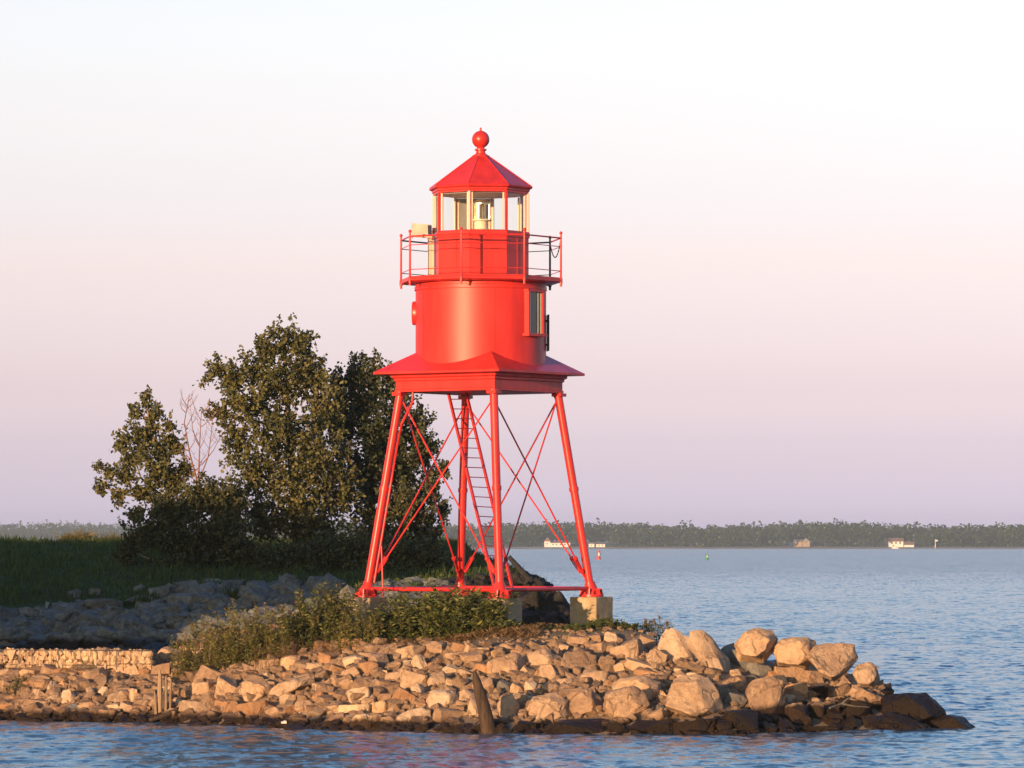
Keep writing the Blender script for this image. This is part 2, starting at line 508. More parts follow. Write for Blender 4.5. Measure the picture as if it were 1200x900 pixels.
class MB:
    def __init__(self):
        self.v, self.f = [], []

    def add(self, verts, faces):
        k = len(self.v)
        self.v += [tuple(p) for p in verts]
        self.f += [tuple(i + k for i in f) for f in faces]

    def rings(self, rings, cap0=True, cap1=True, closed=False):
        n = len(rings[0])
        vs, fs = [], []
        for r in rings:
            vs += list(r)
        m = len(rings)
        for i in range(m if closed else m - 1):
            a, b_ = i * n, ((i + 1) % m) * n
            for j in range(n):
                k = (j + 1) % n
                fs.append((a + j, a + k, b_ + k, b_ + j))
        if not closed:
            if cap0:
                fs.append(tuple(reversed(range(n))))
            if cap1:
                fs.append(tuple(range((m - 1) * n, m * n)))
        self.add(vs, fs)

    def tube(self, pts, rad, n=8):
        pts = [Vector(p) for p in pts]
        if not hasattr(rad, '__len__'):
            rad = [rad] * len(pts)
        rings = []
        ref = None
        for i, p in enumerate(pts):
            d = (pts[min(i + 1, len(pts) - 1)] - pts[max(i - 1, 0)]).normalized()
            if ref is None:
                ref = Vector((0, 0, 1)) if abs(d.z) < 0.9 else Vector((1, 0, 0))
            u = d.cross(ref).normalized()
            w = u.cross(d).normalized()
            ref = w
            rings.append([p + (u * math.cos(2 * math.pi * j / n) + w * math.sin(2 * math.pi * j / n)) * rad[i] for j in range(n)])
        self.rings(rings)

    def box(self, c, size, rz=0.0, mat=None):
        c = Vector(c)
        m = mat if mat is not None else Matrix.Rotation(rz, 3, 'Z')
        hx, hy, hz = size[0] / 2, size[1] / 2, size[2] / 2
        vs = [c + m @ Vector((sx * hx, sy * hy, sz * hz)) for sz in (-1, 1) for sx, sy in ((-1, -1), (1, -1), (1, 1), (-1, 1))]
        self.add(vs, [(3, 2, 1, 0), (4, 5, 6, 7), (0, 1, 5, 4), (1, 2, 6, 5), (2, 3, 7, 6), (3, 0, 4, 7)])

    def poly_lathe(self, profile, n, a0=0.0, c=(0, 0), cap0=True, cap1=True):
        """profile: (radius, z) up the axis; n sides; angle 0 points at the camera, positive to the right."""
        rings = []
        for r, z in profile:
            rings.append([Vector((c[0] + r * math.sin(a0 + 2 * math.pi * j / n), c[1] - r * math.cos(a0 + 2 * math.pi * j / n), z)) for j in range(n)])
        self.rings(rings, cap0, cap1)

    def build(self, name, mat, parent=None, smooth=None, bevel=0):
        me = bpy.data.meshes.new(name)
        me.from_pydata(self.v, [], self.f)
        bm = bmesh.new()
        bm.from_mesh(me)
        bmesh.ops.recalc_face_normals(bm, faces=bm.faces)
        bm.to_mesh(me)
        bm.free()
        if smooth is not None:
            me.shade_smooth()
            me.set_sharp_from_angle(angle=R(smooth))
        me.materials.append(mat)
        o = link(bpy.data.objects.new(name, me))
        if bevel:
            md = o.modifiers.new('bevel', 'BEVEL')
            md.width = bevel
            md.segments = 2
            md.limit_method = 'ANGLE'
        if parent is not None:
            o.parent = parent
            o.matrix_parent_inverse = Matrix.Translation(-Vector(parent.location))
        return o


def leaf_mesh(name, C, D, N, L, W, tint, mat, parent=None, fold=0.25):
    """C centres (root), D directions, N normals, L lengths, W widths -> diamond leaves, each folded along its midrib."""
    n = len(C)
    D = D / np.linalg.norm(D, axis=1, keepdims=True)
    S = np.cross(D, N)
    S /= np.linalg.norm(S, axis=1, keepdims=True) + 1e-9
    N2 = np.cross(S, D)
    L = L[:, None]
    W = W[:, None]
    v = np.empty((n, 4, 3))
    v[:, 0] = C
    mid = C + D * L * 0.45
    v[:, 1] = mid + S * W * 0.5 + N2 * W * fold
    v[:, 2] = C + D * L
    v[:, 3] = mid - S * W * 0.5 + N2 * W * fold
    me = bpy.data.meshes.new(name)
    me.vertices.add(n * 4)
    me.vertices.foreach_set('co', v.reshape(-1))
    base = (np.arange(n) * 4)[:, None]
    tri = np.concatenate([base + np.array([[0, 1, 2]]), base + np.array([[0, 2, 3]])], axis=1).reshape(-1)
    me.loops.add(n * 6)
    me.loops.foreach_set('vertex_index', tri.astype(np.int32))
    me.polygons.add(n * 2)
    me.polygons.foreach_set('loop_start', np.arange(0, n * 6, 3, dtype=np.int32))
    me.update(calc_edges=True)
    a = me.attributes.new('tint', 'FLOAT', 'POINT')
    a.data.foreach_set('value', np.repeat(np.clip(tint, 0, 1), 4).astype(np.float32))
    me.materials.append(mat)
    o = link(bpy.data.objects.new(name, me))
    if parent is not None:
        o.parent = parent
        o.matrix_parent_inverse = Matrix.Translation(-Vector(parent.location))
    return o


# ------------------------------------------------------------------ terrain
WL = [(-120, 843), (0, 845), (200, 848), (400, 856), (560, 860), (700, 861), (850, 862), (950, 858), (1050, 856), (1140, 854), (1250, 850)]
wl_Y = np.array([CAM_H * FPX / (py - HOR) for _, py in WL])
wl_X = np.array([(px - 600) / FPX * y for (px, _), y in zip(WL, wl_Y)])


def sstep(a, b_, x):
    t = np.clip((x - a) / (b_ - a), 0, 1)
    return t * t * (3 - 2 * t)


def gabion_Y(x):
    return 107.75 - 0.19 * np.clip(np.asarray(x, float) + 12.6, 0, 5)


def ground(x, Y):
    x = np.asarray(x, float)
    Y = np.asarray(Y, float)
    d = Y - np.interp(x, wl_X, wl_Y)
    spit = np.interp(d, [-8, -1, 0, 2.5, 5, 7, 9, 14, 18], [-2.5, -0.55, -0.12, 0.62, 1.22, 1.68, 2.1, 2.2, 2.2])
    Yw = gabion_Y(x)
    yn = np.interp(x, wl_X, wl_Y)
    dl_ = np.where(Y < Yw, np.where(Y > yn, (Y - yn) / (Yw - yn) * 3.05, d), 3.05 + Y - Yw)
    left = np.interp(dl_, [-8, -1, 0, 2.6, 3.05, 3.2, 5.0, 6.0, 7.0, 8.0], [-2.5, -0.55, -0.12, 0.92, 1.02, 1.52, 1.52, 0.5, 0.1, 0.1])
    wlft = 1 - sstep(-9.4, -8.0, x)
    h = spit * (1 - wlft) + left * wlft
    cap = np.interp(x, [2.5, 3.5, 6, 7, 8, 8.7, 9.4, 10, 11.5, 14], [9, 1.7, 1.45, 1.3, 1.02, 0.8, 0.3, -0.2, -1.4, -3])
    h = np.minimum(h, cap)
    Yb = np.interp(x, [0.5, 2, 3.2, 6, 10], [119, 113.6, 112.2, 108, 104])
    h = np.minimum(h, np.where(x > 0.3, (Yb - Y) * 0.5, 99))
    h = np.minimum(h, np.where(Y > 125, 2.2 - (Y - 125) * 0.4, 99))
    m = np.interp(Y, [110.5, 112, 116, 119, 122, 128, 140, 150, 172, 185], [-0.4, 0.9, 2.15, 2.95, 3.3, 3.7, 4.2, 4.2, 1.3, -2])
    capm = np.interp(x, [-3.2, -1.3, 0.9, 1.6, 2.6, 4], [6, 3.8, 2.9, 2.1, 0, -3])
    m = np.minimum(m, capm)
    h = np.maximum(h, m)
    h = h + 0.05 * np.sin(x * 1.7 + Y * 0.6) * np.sin(Y * 1.3 - x * 0.7) + 0.03 * np.sin(x * 4.1) * np.sin(Y * 3.3)
    return np.maximum(h, -2.5)


def ray_ground(px, py, lift=0.0):
    """point on the ray through photo pixel (px, py) that lies `lift` above the ground"""
    Ys = np.linspace(92, 150, 1800)
    X = (px - 600) / FPX * Ys
    Z = CAM_H - (py - HOR) / FPX * Ys
    ok = np.nonzero(Z - lift <= ground(X, Ys))[0]
    Y = Ys[ok[0]] if len(ok) else 101.0
    return at(px, py, Y)


gx = np.arange(-46, 14.01, 0.25)
gy = np.arange(90, 186, 0.25)
GX, GY = np.meshgrid(gx, gy)
GZ = ground(GX, GY)
nx, ny = len(gx), len(gy)
me = bpy.data.meshes.new('ground')
me.vertices.add(nx * ny)
me.vertices.foreach_set('co', np.stack([GX, GY, GZ], -1).reshape(-1))
ii = (np.arange(ny - 1)[:, None] * nx + np.arange(nx - 1)[None, :]).reshape(-1)
quads = np.stack([ii, ii + 1, ii + 1 + nx, ii + nx], -1).astype(np.int32)
me.loops.add(quads.size)
me.loops.foreach_set('vertex_index', quads.reshape(-1))
me.polygons.add(len(quads))
me.polygons.foreach_set('loop_start', np.arange(0, quads.size, 4, dtype=np.int32))
me.update(calc_edges=True)
me.shade_smooth()
cov = (sstep(114.5, 116, GY + 0.6 * np.sin(GX * 1.1)) * sstep(1.9, 2.3, GZ)).reshape(-1)
cov = np.maximum(cov, (sstep(105.5, 106.5, GY) * (1 - sstep(110, 112, GY)) * sstep(-8, -6, GX) * 0.6).reshape(-1))
a = me.attributes.new('cover', 'FLOAT', 'POINT')
a.data.foreach_set('value', cov.astype(np.float32))
me.materials.append(SOIL)
g_o = link(bpy.data.objects.new('ground', me))
tag(g_o, kind='structure')

# the lake: real little wind waves near the spit, flat sheet farther out
S_ = 5200.0
U0, Y1_, Y2_ = 0.145, 70.0, 760.0
us = np.linspace(-U0, U0, 640)
ys = np.exp(np.linspace(math.log(Y1_), math.log(Y2_), 1450))
WU, WY = np.meshgrid(us, ys)
WX = WU * WY
wr = np.random.default_rng(4)
WZ = np.zeros_like(WX)
for i in range(44):
    lam = 0.32 * (4.2 / 0.32) ** (i / 43.0) * wr.uniform(0.9, 1.1)
    th = R(-62) + wr.normal() * 0.62
    slope = 0.036 if lam < 1.6 else 0.022
    kx, ky = 2 * math.pi / lam * math.cos(th), 2 * math.pi / lam * math.sin(th)
    gust = 0.65 + 0.35 * np.sin(WX * wr.uniform(.02, .2) + WY * wr.uniform(.02, .12) + wr.uniform(0, 6))
    ph = kx * WX + ky * WY + wr.uniform(0, 6.28)
    WZ += slope * lam / (2 * math.pi) * gust * (np.sin(ph) + 0.25 * np.cos(2 * ph))
edge = np.minimum(sstep(0, 0.012, U0 - np.abs(WU)), np.minimum(sstep(0, 6, WY - Y1_), sstep(0, 420, Y2_ - WY)))
WZ *= edge
nu_, nv_ = len(us), len(ys)
co = np.stack([WX, WY, WZ], -1).reshape(-1, 3)
xl1, xl2 = U0 * Y1_, U0 * Y2_
extra = np.array([(-S_, -300, 0), (S_, -300, 0), (S_, 5200, 0), (-S_, 5200, 0)], float)
co = np.concatenate([co, extra])
e0 = nu_ * nv_
c00, c10, c11, c01 = 0, nu_ - 1, nu_ * nv_ - 1, nu_ * (nv_ - 1)
ii = (np.arange(nv_ - 1)[:, None] * nu_ + np.arange(nu_ - 1)[None, :]).reshape(-1)
fs = np.stack([ii, ii + 1, ii + 1 + nu_, ii + nu_], -1)
fs = np.concatenate([fs, np.array([(e0, e0 + 1, c10, c00), (e0 + 1, e0 + 2, c11, c10), (e0 + 2, e0 + 3, c01, c11), (e0 + 3, e0, c00, c01)])]).astype(np.int32)
me = bpy.data.meshes.new('water')
me.vertices.add(len(co))
me.vertices.foreach_set('co', co.reshape(-1))
me.loops.add(fs.size)
me.loops.foreach_set('vertex_index', fs.reshape(-1))
me.polygons.add(len(fs))
me.polygons.foreach_set('loop_start', np.arange(0, fs.size, 4, dtype=np.int32))
me.update(calc_edges=True)
me.shade_smooth()
at_w = me.attributes.new('modelled', 'FLOAT', 'POINT')
at_w.data.foreach_set('value', np.concatenate([edge.reshape(-1), np.zeros(4)]).astype(np.float32))
me.materials.append(WATER)
w_o = link(bpy.data.objects.new('water', me))
tag(w_o, kind='structure')

# ------------------------------------------------------------------ lighthouse
Y0 = 110.0
SC = Y0 / FPX
CX = (561.8 - 600) / FPX * Y0


def zp(py):
    return CAM_H - (py - HOR) * SC


Z_PIER = zp(699)
lh = thing('lighthouse', 'red skeletal lighthouse with lantern, gallery and ladder standing on concrete piers', 'lighthouse', (CX, Y0, Z_PIER))
ROT = R(10.5)
LEGA = {'front': ROT, 'right': ROT + R(90), 'back': ROT + R(180), 'left': ROT + R(270)}


def pol(r_px, a, z):
    r = r_px * SC
    return Vector((CX + r * math.sin(a), Y0 - r * math.cos(a), z))


# concrete piers, legs, flanges
leg_top, leg_bot = {}, {}
PIER_BOT = {'front': 748, 'right': 736, 'back': 735, 'left': 740}
for k, a in LEGA.items():
    leg_top[k] = pol(93.5, a, zp(459))
    leg_bot[k] = pol(134, a, zp(697))
    pc = pol(134, a, 0)
    m = MB()
    m.tube([leg_bot[k], leg_top[k]], 0.103, 16)
    d = (leg_top[k] - leg_bot[k]).normalized()
    for t in (0.02, 0.52, 0.985):
        p = leg_bot[k].lerp(leg_top[k], t)
        m.tube([p - d * 0.05, p + d * 0.05], 0.122, 16)
    leg = m.build('leg', RED, lh, 40)
    m = MB()
    b0 = leg_bot[k]
    m.tube([(b0.x, b0.y, Z_PIER - 0.01), (b0.x, b0.y, Z_PIER + 0.05)], 0.31, 20)
    m.tube([(b0.x, b0.y, Z_PIER + 0.05), (b0.x, b0.y, Z_PIER + 0.16), b0 + d * 0.32], [0.22, 0.17, 0.125], 16)
    for j in range(6):
        an = j * math.pi / 3 + 0.3
        u = Vector((math.cos(an), math.sin(an), 0))
        rm = Matrix.Rotation(an, 3, 'Z')
        m.box(Vector((b0.x, b0.y, Z_PIER + 0.12)) + u * 0.2, (0.16, 0.025, 0.15), mat=rm)
    fl = m.build('flange', RED, leg, 40)
    fl.matrix_parent_inverse = Matrix.Translation(-Vector(leg.location))
    for j in range(8):
        m = MB()
        an = j * math.pi / 4 + 0.1
        p = Vector((b0.x + 0.265 * math.cos(an), b0.y + 0.265 * math.sin(an), Z_PIER + 0.04))
        m.tube([p, p + Vector((0, 0, 0.05))], 0.034, 6)
        m.tube([p + Vector((0, 0, 0.05)), p + Vector((0, 0, 0.11))], 0.014, 6)
        m.build('anchor_bolt', RED, leg, 40)

order = ['front', 'right', 'back', 'left']
for i in range(4):
    A, B = order[i], order[(i + 1) % 4]
    # horizontal tie bar near the feet
    pa = leg_bot[A].lerp(leg_top[A], 0.03)
    pb = leg_bot[B].lerp(leg_top[B], 0.03)
    m = MB()
    m.tube([pa, pb], 0.052, 10)
    m.build('tie_bar', RED, lh, 40)
    # crossing brace rods with turnbuckles
    for P, Q, off in ((A, B, 0.05), (B, A, -0.05)):
        p = leg_bot[P].lerp(leg_top[P], 0.055)
        q = leg_bot[Q].lerp(leg_top[Q], 0.965)
        nrm = (p - q).cross(Vector((0, 0, 1))).normalized() * off
        p2, q2 = p + nrm, q + nrm
        m = MB()
        m.tube([p2, q2], 0.021, 8)
        rod = m.build('brace_rod', RED, lh, 40)
        d = (q2 - p2).normalized()
        m = MB()
        u = d.cross(nrm).normalized()
        t0 = p2 + d * 0.38
        for s in (-1, 1):
            m.tube([t0 + u * 0.042 * s, t0 + d * 0.42 + u * 0.042 * s], 0.016, 6)
        m.tube([t0 - d * 0.02, t0 + d * 0.05], 0.058, 8)
        m.tube([t0 + d * 0.37, t0 + d * 0.44], 0.058, 8)
        m.tube([p2 - d * 0.02, p2 + d * 0.14], 0.045, 8)
        tb = m.build('turnbuckle', RED, rod, 40)
        tb.matrix_parent_inverse = Matrix.Translation(-Vector(rod.location))

# ladder leaning inside the frame
lt0, lt1 = at(525.5, 461, 109.6), at(546.5, 461, 110.2)
lb0, lb1 = at(580, 690, 108.7), at(601, 692, 109.3)
m = MB()
for p, q in ((lt0, lb0), (lt1, lb1)):
    d = (p - q).normalized()
    w = (lt1 - lt0).normalized()
    n_ = d.cross(w).normalized()
    mt = Matrix((w, n_, d)).transposed()
    m.box((p + q) / 2, (0.075, 0.05, (p - q).length), mat=mt)
lad = m.build('ladder', RED, lh)
NR = 20
for i in range(NR):
    t = (i + 0.6) / NR
    m = MB()
    m.tube([lt0.lerp(lb0, t), lt1.lerp(lb1, t)], 0.013, 6)
    m.build('rung', RED, lad, 40)
# conduit that swings from the platform to the left leg
m = MB()
L0, L1 = leg_bot['left'], leg_top['left']
dl = (L1 - L0).normalized()
off = Vector((0.15, -0.12, 0))
pts = [at(484, 460, 108.8), at(483, 472, 108.8), at(477, 484, 108.7), at(471, 496, 108.6)]
pts += [L0.lerp(L1, t) + off for t in (0.74, 0.5, 0.25, 0.06)]
m.tube(pts, 0.032, 8)
m.build('conduit_pipe', RED, lh, 60)
m = MB()
m.tube([at(447, 640, 108.6), at(449, 700, 108.5)], 0.022, 8)
m.build('ground_rod', RED, lh, 60)

# platform box under the skirt roof
m = MB()
a0 = ROT
m.poly_lathe([(98.0 * SC, zp(460.5)), (100.5 * SC, zp(460)), (100.5 * SC, zp(457.5)), (99.2 * SC, zp(457)), (99.2 * SC, zp(448)),
              (101.5 * SC, zp(447)), (101.5 * SC, zp(444.5)), (105 * SC, zp(443)), (105 * SC, zp(440.6)), (110 * SC, zp(439.7))], 4, a0, (CX, Y0))
m.build('platform_frame', RED, lh)
m = MB()
m.poly_lathe([(123 * SC, zp(439.9)), (126 * SC, zp(439.6)), (126 * SC, zp(437)), (124.5 * SC, zp(436.4)), (70 * SC, zp(411.5))], 4, a0, (CX, Y0))
m.build('skirt_roof', RED, lh)
for k, a in LEGA.items():
    m = MB()
    m.box(pol(95.0, a, zp(462.4)), (0.27, 0.27, 0.08), ROT + R(45))
    m.build('leg_bracket', RED, lh)

# watch room drum
CXU = (563.3 - 600) / FPX * Y0
UPC = (CXU, Y0)
m = MB()
m.poly_lathe([(76.3 * SC, zp(436)), (76.3 * SC, zp(341.5)), (77.6 * SC, zp(341)), (77.6 * SC, zp(337)), (76.6 * SC, zp(336.5)), (76.6 * SC, zp(331))], 96, 0, UPC)
# plate seams
drum = m.build('watch_room_drum', RED2, lh, 30)
m = MB()
for aa in (-62, 12, 88):
    a_ = R(aa)
    m.box((UPC[0] + 76.4 * SC * math.sin(a_), UPC[1] - 76.4 * SC * math.cos(a_), (zp(341) + zp(428)) / 2), (0.07, 0.012, zp(342) - zp(428)), a_)
sm = m.build('plate_seam', RED2, drum)
sm.matrix_parent_inverse = Matrix.Translation(-Vector(drum.location))


def drum_frame(a_deg, r_px):
    a_ = R(a_deg)
    o = Vector((UPC[0] + r_px * SC * math.sin(a_), UPC[1] - r_px * SC * math.cos(a_), 0))
    out = Vector((math.sin(a_), -math.cos(a_), 0))
    side = Vector((math.cos(a_), math.sin(a_), 0))
    return o, out, side, Matrix((side, out, Vector((0, 0, 1)))).transposed()


# window on the right of the drum
o, out, side, mt = drum_frame(54, 76.3)
zc, hh, ww = zp(369), (zp(343.5) - zp(395)), 0.62
m = MB()
m.box(o + Vector((0, 0, zc + hh / 2)) + out * 0.0, (ww + 0.1, 0.2, 0.06), mat=mt)
m.box(o + Vector((0, 0, zc - hh / 2)) + out * 0.02, (ww + 0.16, 0.26, 0.07), mat=mt)
for s in (-1, 1):
    m.box(o + side * s * ww / 2 + Vector((0, 0, zc)), (0.06, 0.2, hh - 0.06), mat=mt)
win = m.build('window', RED, lh)
m = MB()
m.box(o + Vector((0, 0, zc)) + out * 0.02, (ww - 0.06, 0.03, hh - 0.06), mat=mt)
pn = m.build('pane', DARKGLASS, win)
m = MB()
m.box(o + side * 0.12 + Vector((0, 0, zc)) + out * 0.045, (0.06, 0.04, hh - 0.08), mat=mt)
for s in (-1, 1):
    m.box(o + side * s * (ww / 2 - 0.065) + Vector((0, 0, zc)) + out * 0.05, (0.05, 0.04, hh - 0.08), mat=mt)
m.build('sash', CREAM, win)
# hatch cover standing off the far right side
o, out, side, mt = drum_frame(93, 76.3)
m = MB()
m.box(o + out * 0.055 + Vector((0, 0, zp(390))), (0.55, 0.045, zp(369) - zp(411)), mat=mt)
for s in (-1, 1):
    m.box(o + out * 0.0 + Vector((0, 0, zp(390) + 0.3 * s)), (0.10, 0.10, 0.05), mat=mt)
hc = m.build('hatch_cover', BLACK, lh)
hc['label'] = 'black hatch cover edge-on'
# round porthole boss at the left
o, out, side, mt = drum_frame(-92, 76.0)
m = MB()
pc = o + Vector((0, 0, zp(367)))
m.tube([pc - out * 0.05, pc + out * 0.06, pc + out * 0.09, pc + out * 0.10], [0.30, 0.30, 0.28, 0.22], 24)
m.build('porthole', RED, lh, 35)

# gallery deck: octagon
OA = R(-13)
m = MB()
m.poly_lathe([(88 * SC, zp(333)), (95.5 * SC, zp(332.5)), (97.5 * SC, zp(331.5)), (97.5 * SC, zp(328.6)), (96 * SC, zp(328)), (96 * SC, zp(326.6)), (60 * SC, zp(326))], 8, OA, UPC)
gal = m.build('gallery_deck', RED, lh)

def oct_pt(r_px, k, z):
    a_ = OA + R(45 * k)
    return Vector((UPC[0] + r_px * SC * math.sin(a_), UPC[1] - r_px * SC * math.cos(a_), z))


for k in range(8):
    m = MB()
    b0, t0 = oct_pt(96.3, k, zp(333.5)), oct_pt(96.3, k, zp(276))
    m.tube([b0, b0 + Vector((0, 0, 0.12)), b0 + Vector((0, 0, 0.15)), t0], [0.042, 0.042, 0.028, 0.026], 10)
    m.poly_lathe([(0.001, t0.z - 0.01)] + [(0.042 * math.sin(R(q)), t0.z + 0.03 - 0.042 * math.cos(R(q))) for q in range(20, 180, 20)] + [(0.001, t0.z + 0.073)], 10, 0, (t0.x, t0.y))
    m.tube([b0 + Vector((0, 0, -0.08)), b0], 0.03, 8)
    po = m.build('railing_post', BLACK if k == 3 else RED, lh, 40)
    if k == 3:
        po['label'] = 'black railing post'
for (zz, rr) in ((280.5, 0.020), (290.5, 0.0105), (319, 0.0105)):
    for mat_, ks in ((RED, (0, 1, 2, 7, 6)), (BLACK, (3, 4, 5))):
        m = MB()
        for k in ks:
            m.tube([oct_pt(96.3, k, zp(zz)), oct_pt(96.3, k + 1, zp(zz))], rr, 8)
        ro_ = m.build('rail', mat_, lh, 40)
# chain hanging between black post and right post
m = MB()
p, q = oct_pt(96.3, 3, zp(281)), oct_pt(96.3, 2, zp(281))
cp = [p.lerp(q, t / 24) + Vector((0, 0, -0.42 * (1 - (2 * t / 24 - 1) ** 2))) for t in range(25)]
for i in range(24):
    d = (cp[i + 1] - cp[i])
    m.tube([cp[i] - d * 0.1, cp[i + 1] + d * 0.1], 0.010 if i % 2 else 0.015, 6)
m.build('chain', BLACK, lh)

# lantern: octagonal parapet
LR = 57.6
m = MB()
m.poly_lathe([(LR * SC, zp(327)), (LR * SC, zp(280.5)), ((LR + 1.3) * SC, zp(280)), ((LR + 1.3) * SC, zp(274)), ((LR + 0.4) * SC, zp(273)), ((LR - 6) * SC, zp(272))], 8, OA, UPC, cap1=True)
par = m.build('lantern_wall', RED, lh)
for k, f in ((0, 0.45), (1, 0.5), (7, 0.55)):
    m = MB()
    p = oct_pt(LR, k, 0).lerp(oct_pt(LR, k + 1, 0), f)
    a_ = OA + R(45 * k + 22.5)
    m.box(Vector((p.x, p.y, (zp(281) + zp(326)) / 2)), (0.06, 0.018, zp(281) - zp(326) - 0.02), a_)
    m.build('seam_strip', RED, par)
m = MB()
p = oct_pt(LR, 0, 0).lerp(oct_pt(LR, 1, 0), 0.65)
m.box(Vector((p.x, p.y, zp(294))), (0.14, 0.05, 0.04), OA + R(22.5))
st_ = m.build('latch', RED, par)
m = MB()
m.poly_lathe([((LR - 7) * SC, zp(228)), (LR * SC, zp(228.2)), (LR * SC, zp(226)), ((LR + 1.5) * SC, zp(225.5)), ((LR + 1.5) * SC, zp(223.4)), ((LR - 6) * SC, zp(223))], 8, OA, UPC)
m.build('lantern_lintel', RED, lh)
for k in range(8):
    m = MB()
    a_ = OA + R(45 * k)
    p = oct_pt(LR - 0.9, k, (zp(228) + zp(273)) / 2)
    m.box(p, (0.055, 0.06, zp(228) - zp(273)), a_)
    mul = m.build('mullion', RED, lh)
    # cream inner frame either side of the bar
    m = MB()
    for s, kk in ((1, k), (-1, k)):
        nb = oct_pt(LR - 2.6, k + s, p.z)
        me_ = oct_pt(LR - 2.6, k, p.z)
        u = (nb - me_).normalized()
        m.box(me_ + u * 0.055, (0.038, 0.035, zp(229) - zp(272)), math.atan2(u.y, u.x))
    m.build('inner_frame', CREAM, mul)
    # pane
    m = MB()
    A_, B_ = oct_pt(LR - 1.5, k, 0), oct_pt(LR - 1.5, k + 1, 0)
    c_ = (A_ + B_) / 2
    if k in (4,):
        m.box((c_.x, c_.y, (zp(229) + zp(272)) / 2), ((B_ - A_).length - 0.07, 0.03, zp(229) - zp(272)), a_ + R(22.5))
        pn = m.build('lantern_pane', GREYP, lh)
        pn['label'] = 'opaque grey blanked-out pane'
    else:
        m.box((c_.x, c_.y, (zp(228.5) + zp(272.5)) / 2), ((B_ - A_).length - 0.05, 0.008, zp(228.5) - zp(272.5)), a_ + R(22.5))
        m.build('lantern_pane', GLASS, lh)
# inner ceiling ring seen through the glass
# roof
m = MB()
m.poly_lathe([(59.5 * SC, zp(223.2)), (62.0 * SC, zp(222.2)), (62.4 * SC, zp(220.6)), (61.3 * SC, zp(219.6)), (11.2 * SC, zp(184.2)), (10.6 * SC, zp(182.4)), (7 * SC, zp(182))], 8, OA, UPC)
rf = m.build('lantern_roof', RED, lh)
m = MB()
for k in range(8):
    m.tube([oct_pt(61.6, k, zp(219.6)), oct_pt(11.2, k, zp(184))], 0.012, 6)
m.build('roof_hip', RED, rf)
m = MB()
prof = [(8.5, 183), (8.3, 181.5), (5.6, 179.8), (5.4, 177), (7.0, 176.2), (7.0, 174.8), (4.5, 174.0)]
prof = [(r_ * SC, zp(y_)) for r_, y_ in prof]
prof += [(10.3 * SC * math.sin(R(q)), zp(163.5) - 10.3 * SC * math.cos(R(q))) for q in range(24, 180, 12)]
prof += [(1.2 * SC, zp(153)), (1.2 * SC, zp(151)), (0.8 * SC, zp(149.5))]
m.poly_lathe(prof, 32, 0, UPC)
m.build('ball_ventilator', RED, rf, 40)
# lens and its stand
LC = (UPC[0] + 0.5 * SC, UPC[1])
m = MB()
m.poly_lathe([(11 * SC, zp(273)), (11 * SC, zp(269)), (8 * SC, zp(268)), (8 * SC, zp(259.5)), (12.5 * SC, zp(259)), (12.5 * SC, zp(257.3))], 16, 0, LC)
lst = m.build('lens_stand', CREAM, lh, 40)
m = MB()
pr = []
for i in range(13):
    y_ = 257.2 - i * 17.0 / 12
    bul = 8.6 + 1.0 * math.sin(math.pi * i / 12)
    pr += [(bul * SC, zp(y_)), ((bul - 0.8) * SC, zp(y_ - 0.7))]
m.poly_lathe(pr, 28, 0, LC)
lens = m.build('lens', LENS, lh, 30)
m = MB()
for a_ in (R(-48), R(-20), R(28), R(70), R(150), R(210)):
    m.box((LC[0] + 10.2 * SC * math.sin(a_), LC[1] - 10.2 * SC * math.cos(a_), zp(248.5)), (0.045, 0.03, zp(239) - zp(258)), a_)
m.poly_lathe([(11 * SC, zp(239.8)), (11 * SC, zp(238.2)), (10 * SC, zp(236)), (5 * SC, zp(234))], 20, 0, LC)
m.build('lens_frame', BRASS, lens)
m = MB()
m.poly_lathe([(3.8 * SC, zp(257)), (4.4 * SC, zp(250)), (3.8 * SC, zp(241))], 16, 0, LC)
m.build('lamp_core', WHITE, lens, 40)
m = MB()
m.box((LC[0] + 6.6 * SC, LC[1] - 6.0 * SC, zp(248.5)), (0.075, 0.012, zp(241) - zp(256)), R(42))
m.build('red_sector_glass', LAMPRED, lens)
m = MB()
m.poly_lathe([(50 * SC, zp(229.2)), (50 * SC, zp(228.4))], 8, OA, UPC)
m.build('lantern_ceiling', WHITE, lh)
m = MB()
m.poly_lathe([(49 * SC, zp(273.2)), (49 * SC, zp(272.6))], 8, OA, UPC)
m.build('lantern_floor', CREAM, lh)

# solar panel on a cream mast at the left of the lantern
SP = at(504.8, 325, 109.7)
m = MB()
m.box((SP.x, SP.y, (zp(326) + zp(276)) / 2), (0.125, 0.125, zp(276) - zp(326)), R(20))
sp = m.build('solar_mast', CREAM, lh)
nrm = Vector((-0.62, -0.15, -0.62)).normalized()
m = MB()
mt = Matrix.Rotation(R(8), 3, 'Z') @ Matrix.Rotation(R(4), 3, 'Y') @ Matrix.Rotation(R(52), 3, 'X')
pcn = at(494.5, 270.5, 109.6)
m.box(pcn, (0.50, 0.42, 0.05), mat=mt)
m.box(pcn + mt @ Vector((0, 0.19, -0.06)), (0.50, 0.03, 0.10), mat=mt)
for s in (-1, 1):
    m.box(pcn + mt @ Vector((s * 0.235, 0, -0.05)), (0.03, 0.40, 0.08), mat=mt)
m.box(at(503, 274, 109.7), (0.12, 0.12, 0.16), R(20))
pnl = m.build('solar_panel', CREAM, sp)
pnl.matrix_parent_inverse = Matrix.Translation(-Vector(sp.location))
m = MB()
m.box(pcn + mt @ Vector((0.19, 0, 0.03)), (0.09, 0.36, 0.012), mat=mt)
m.build('solar_cell_sheet', SOLAR, sp)

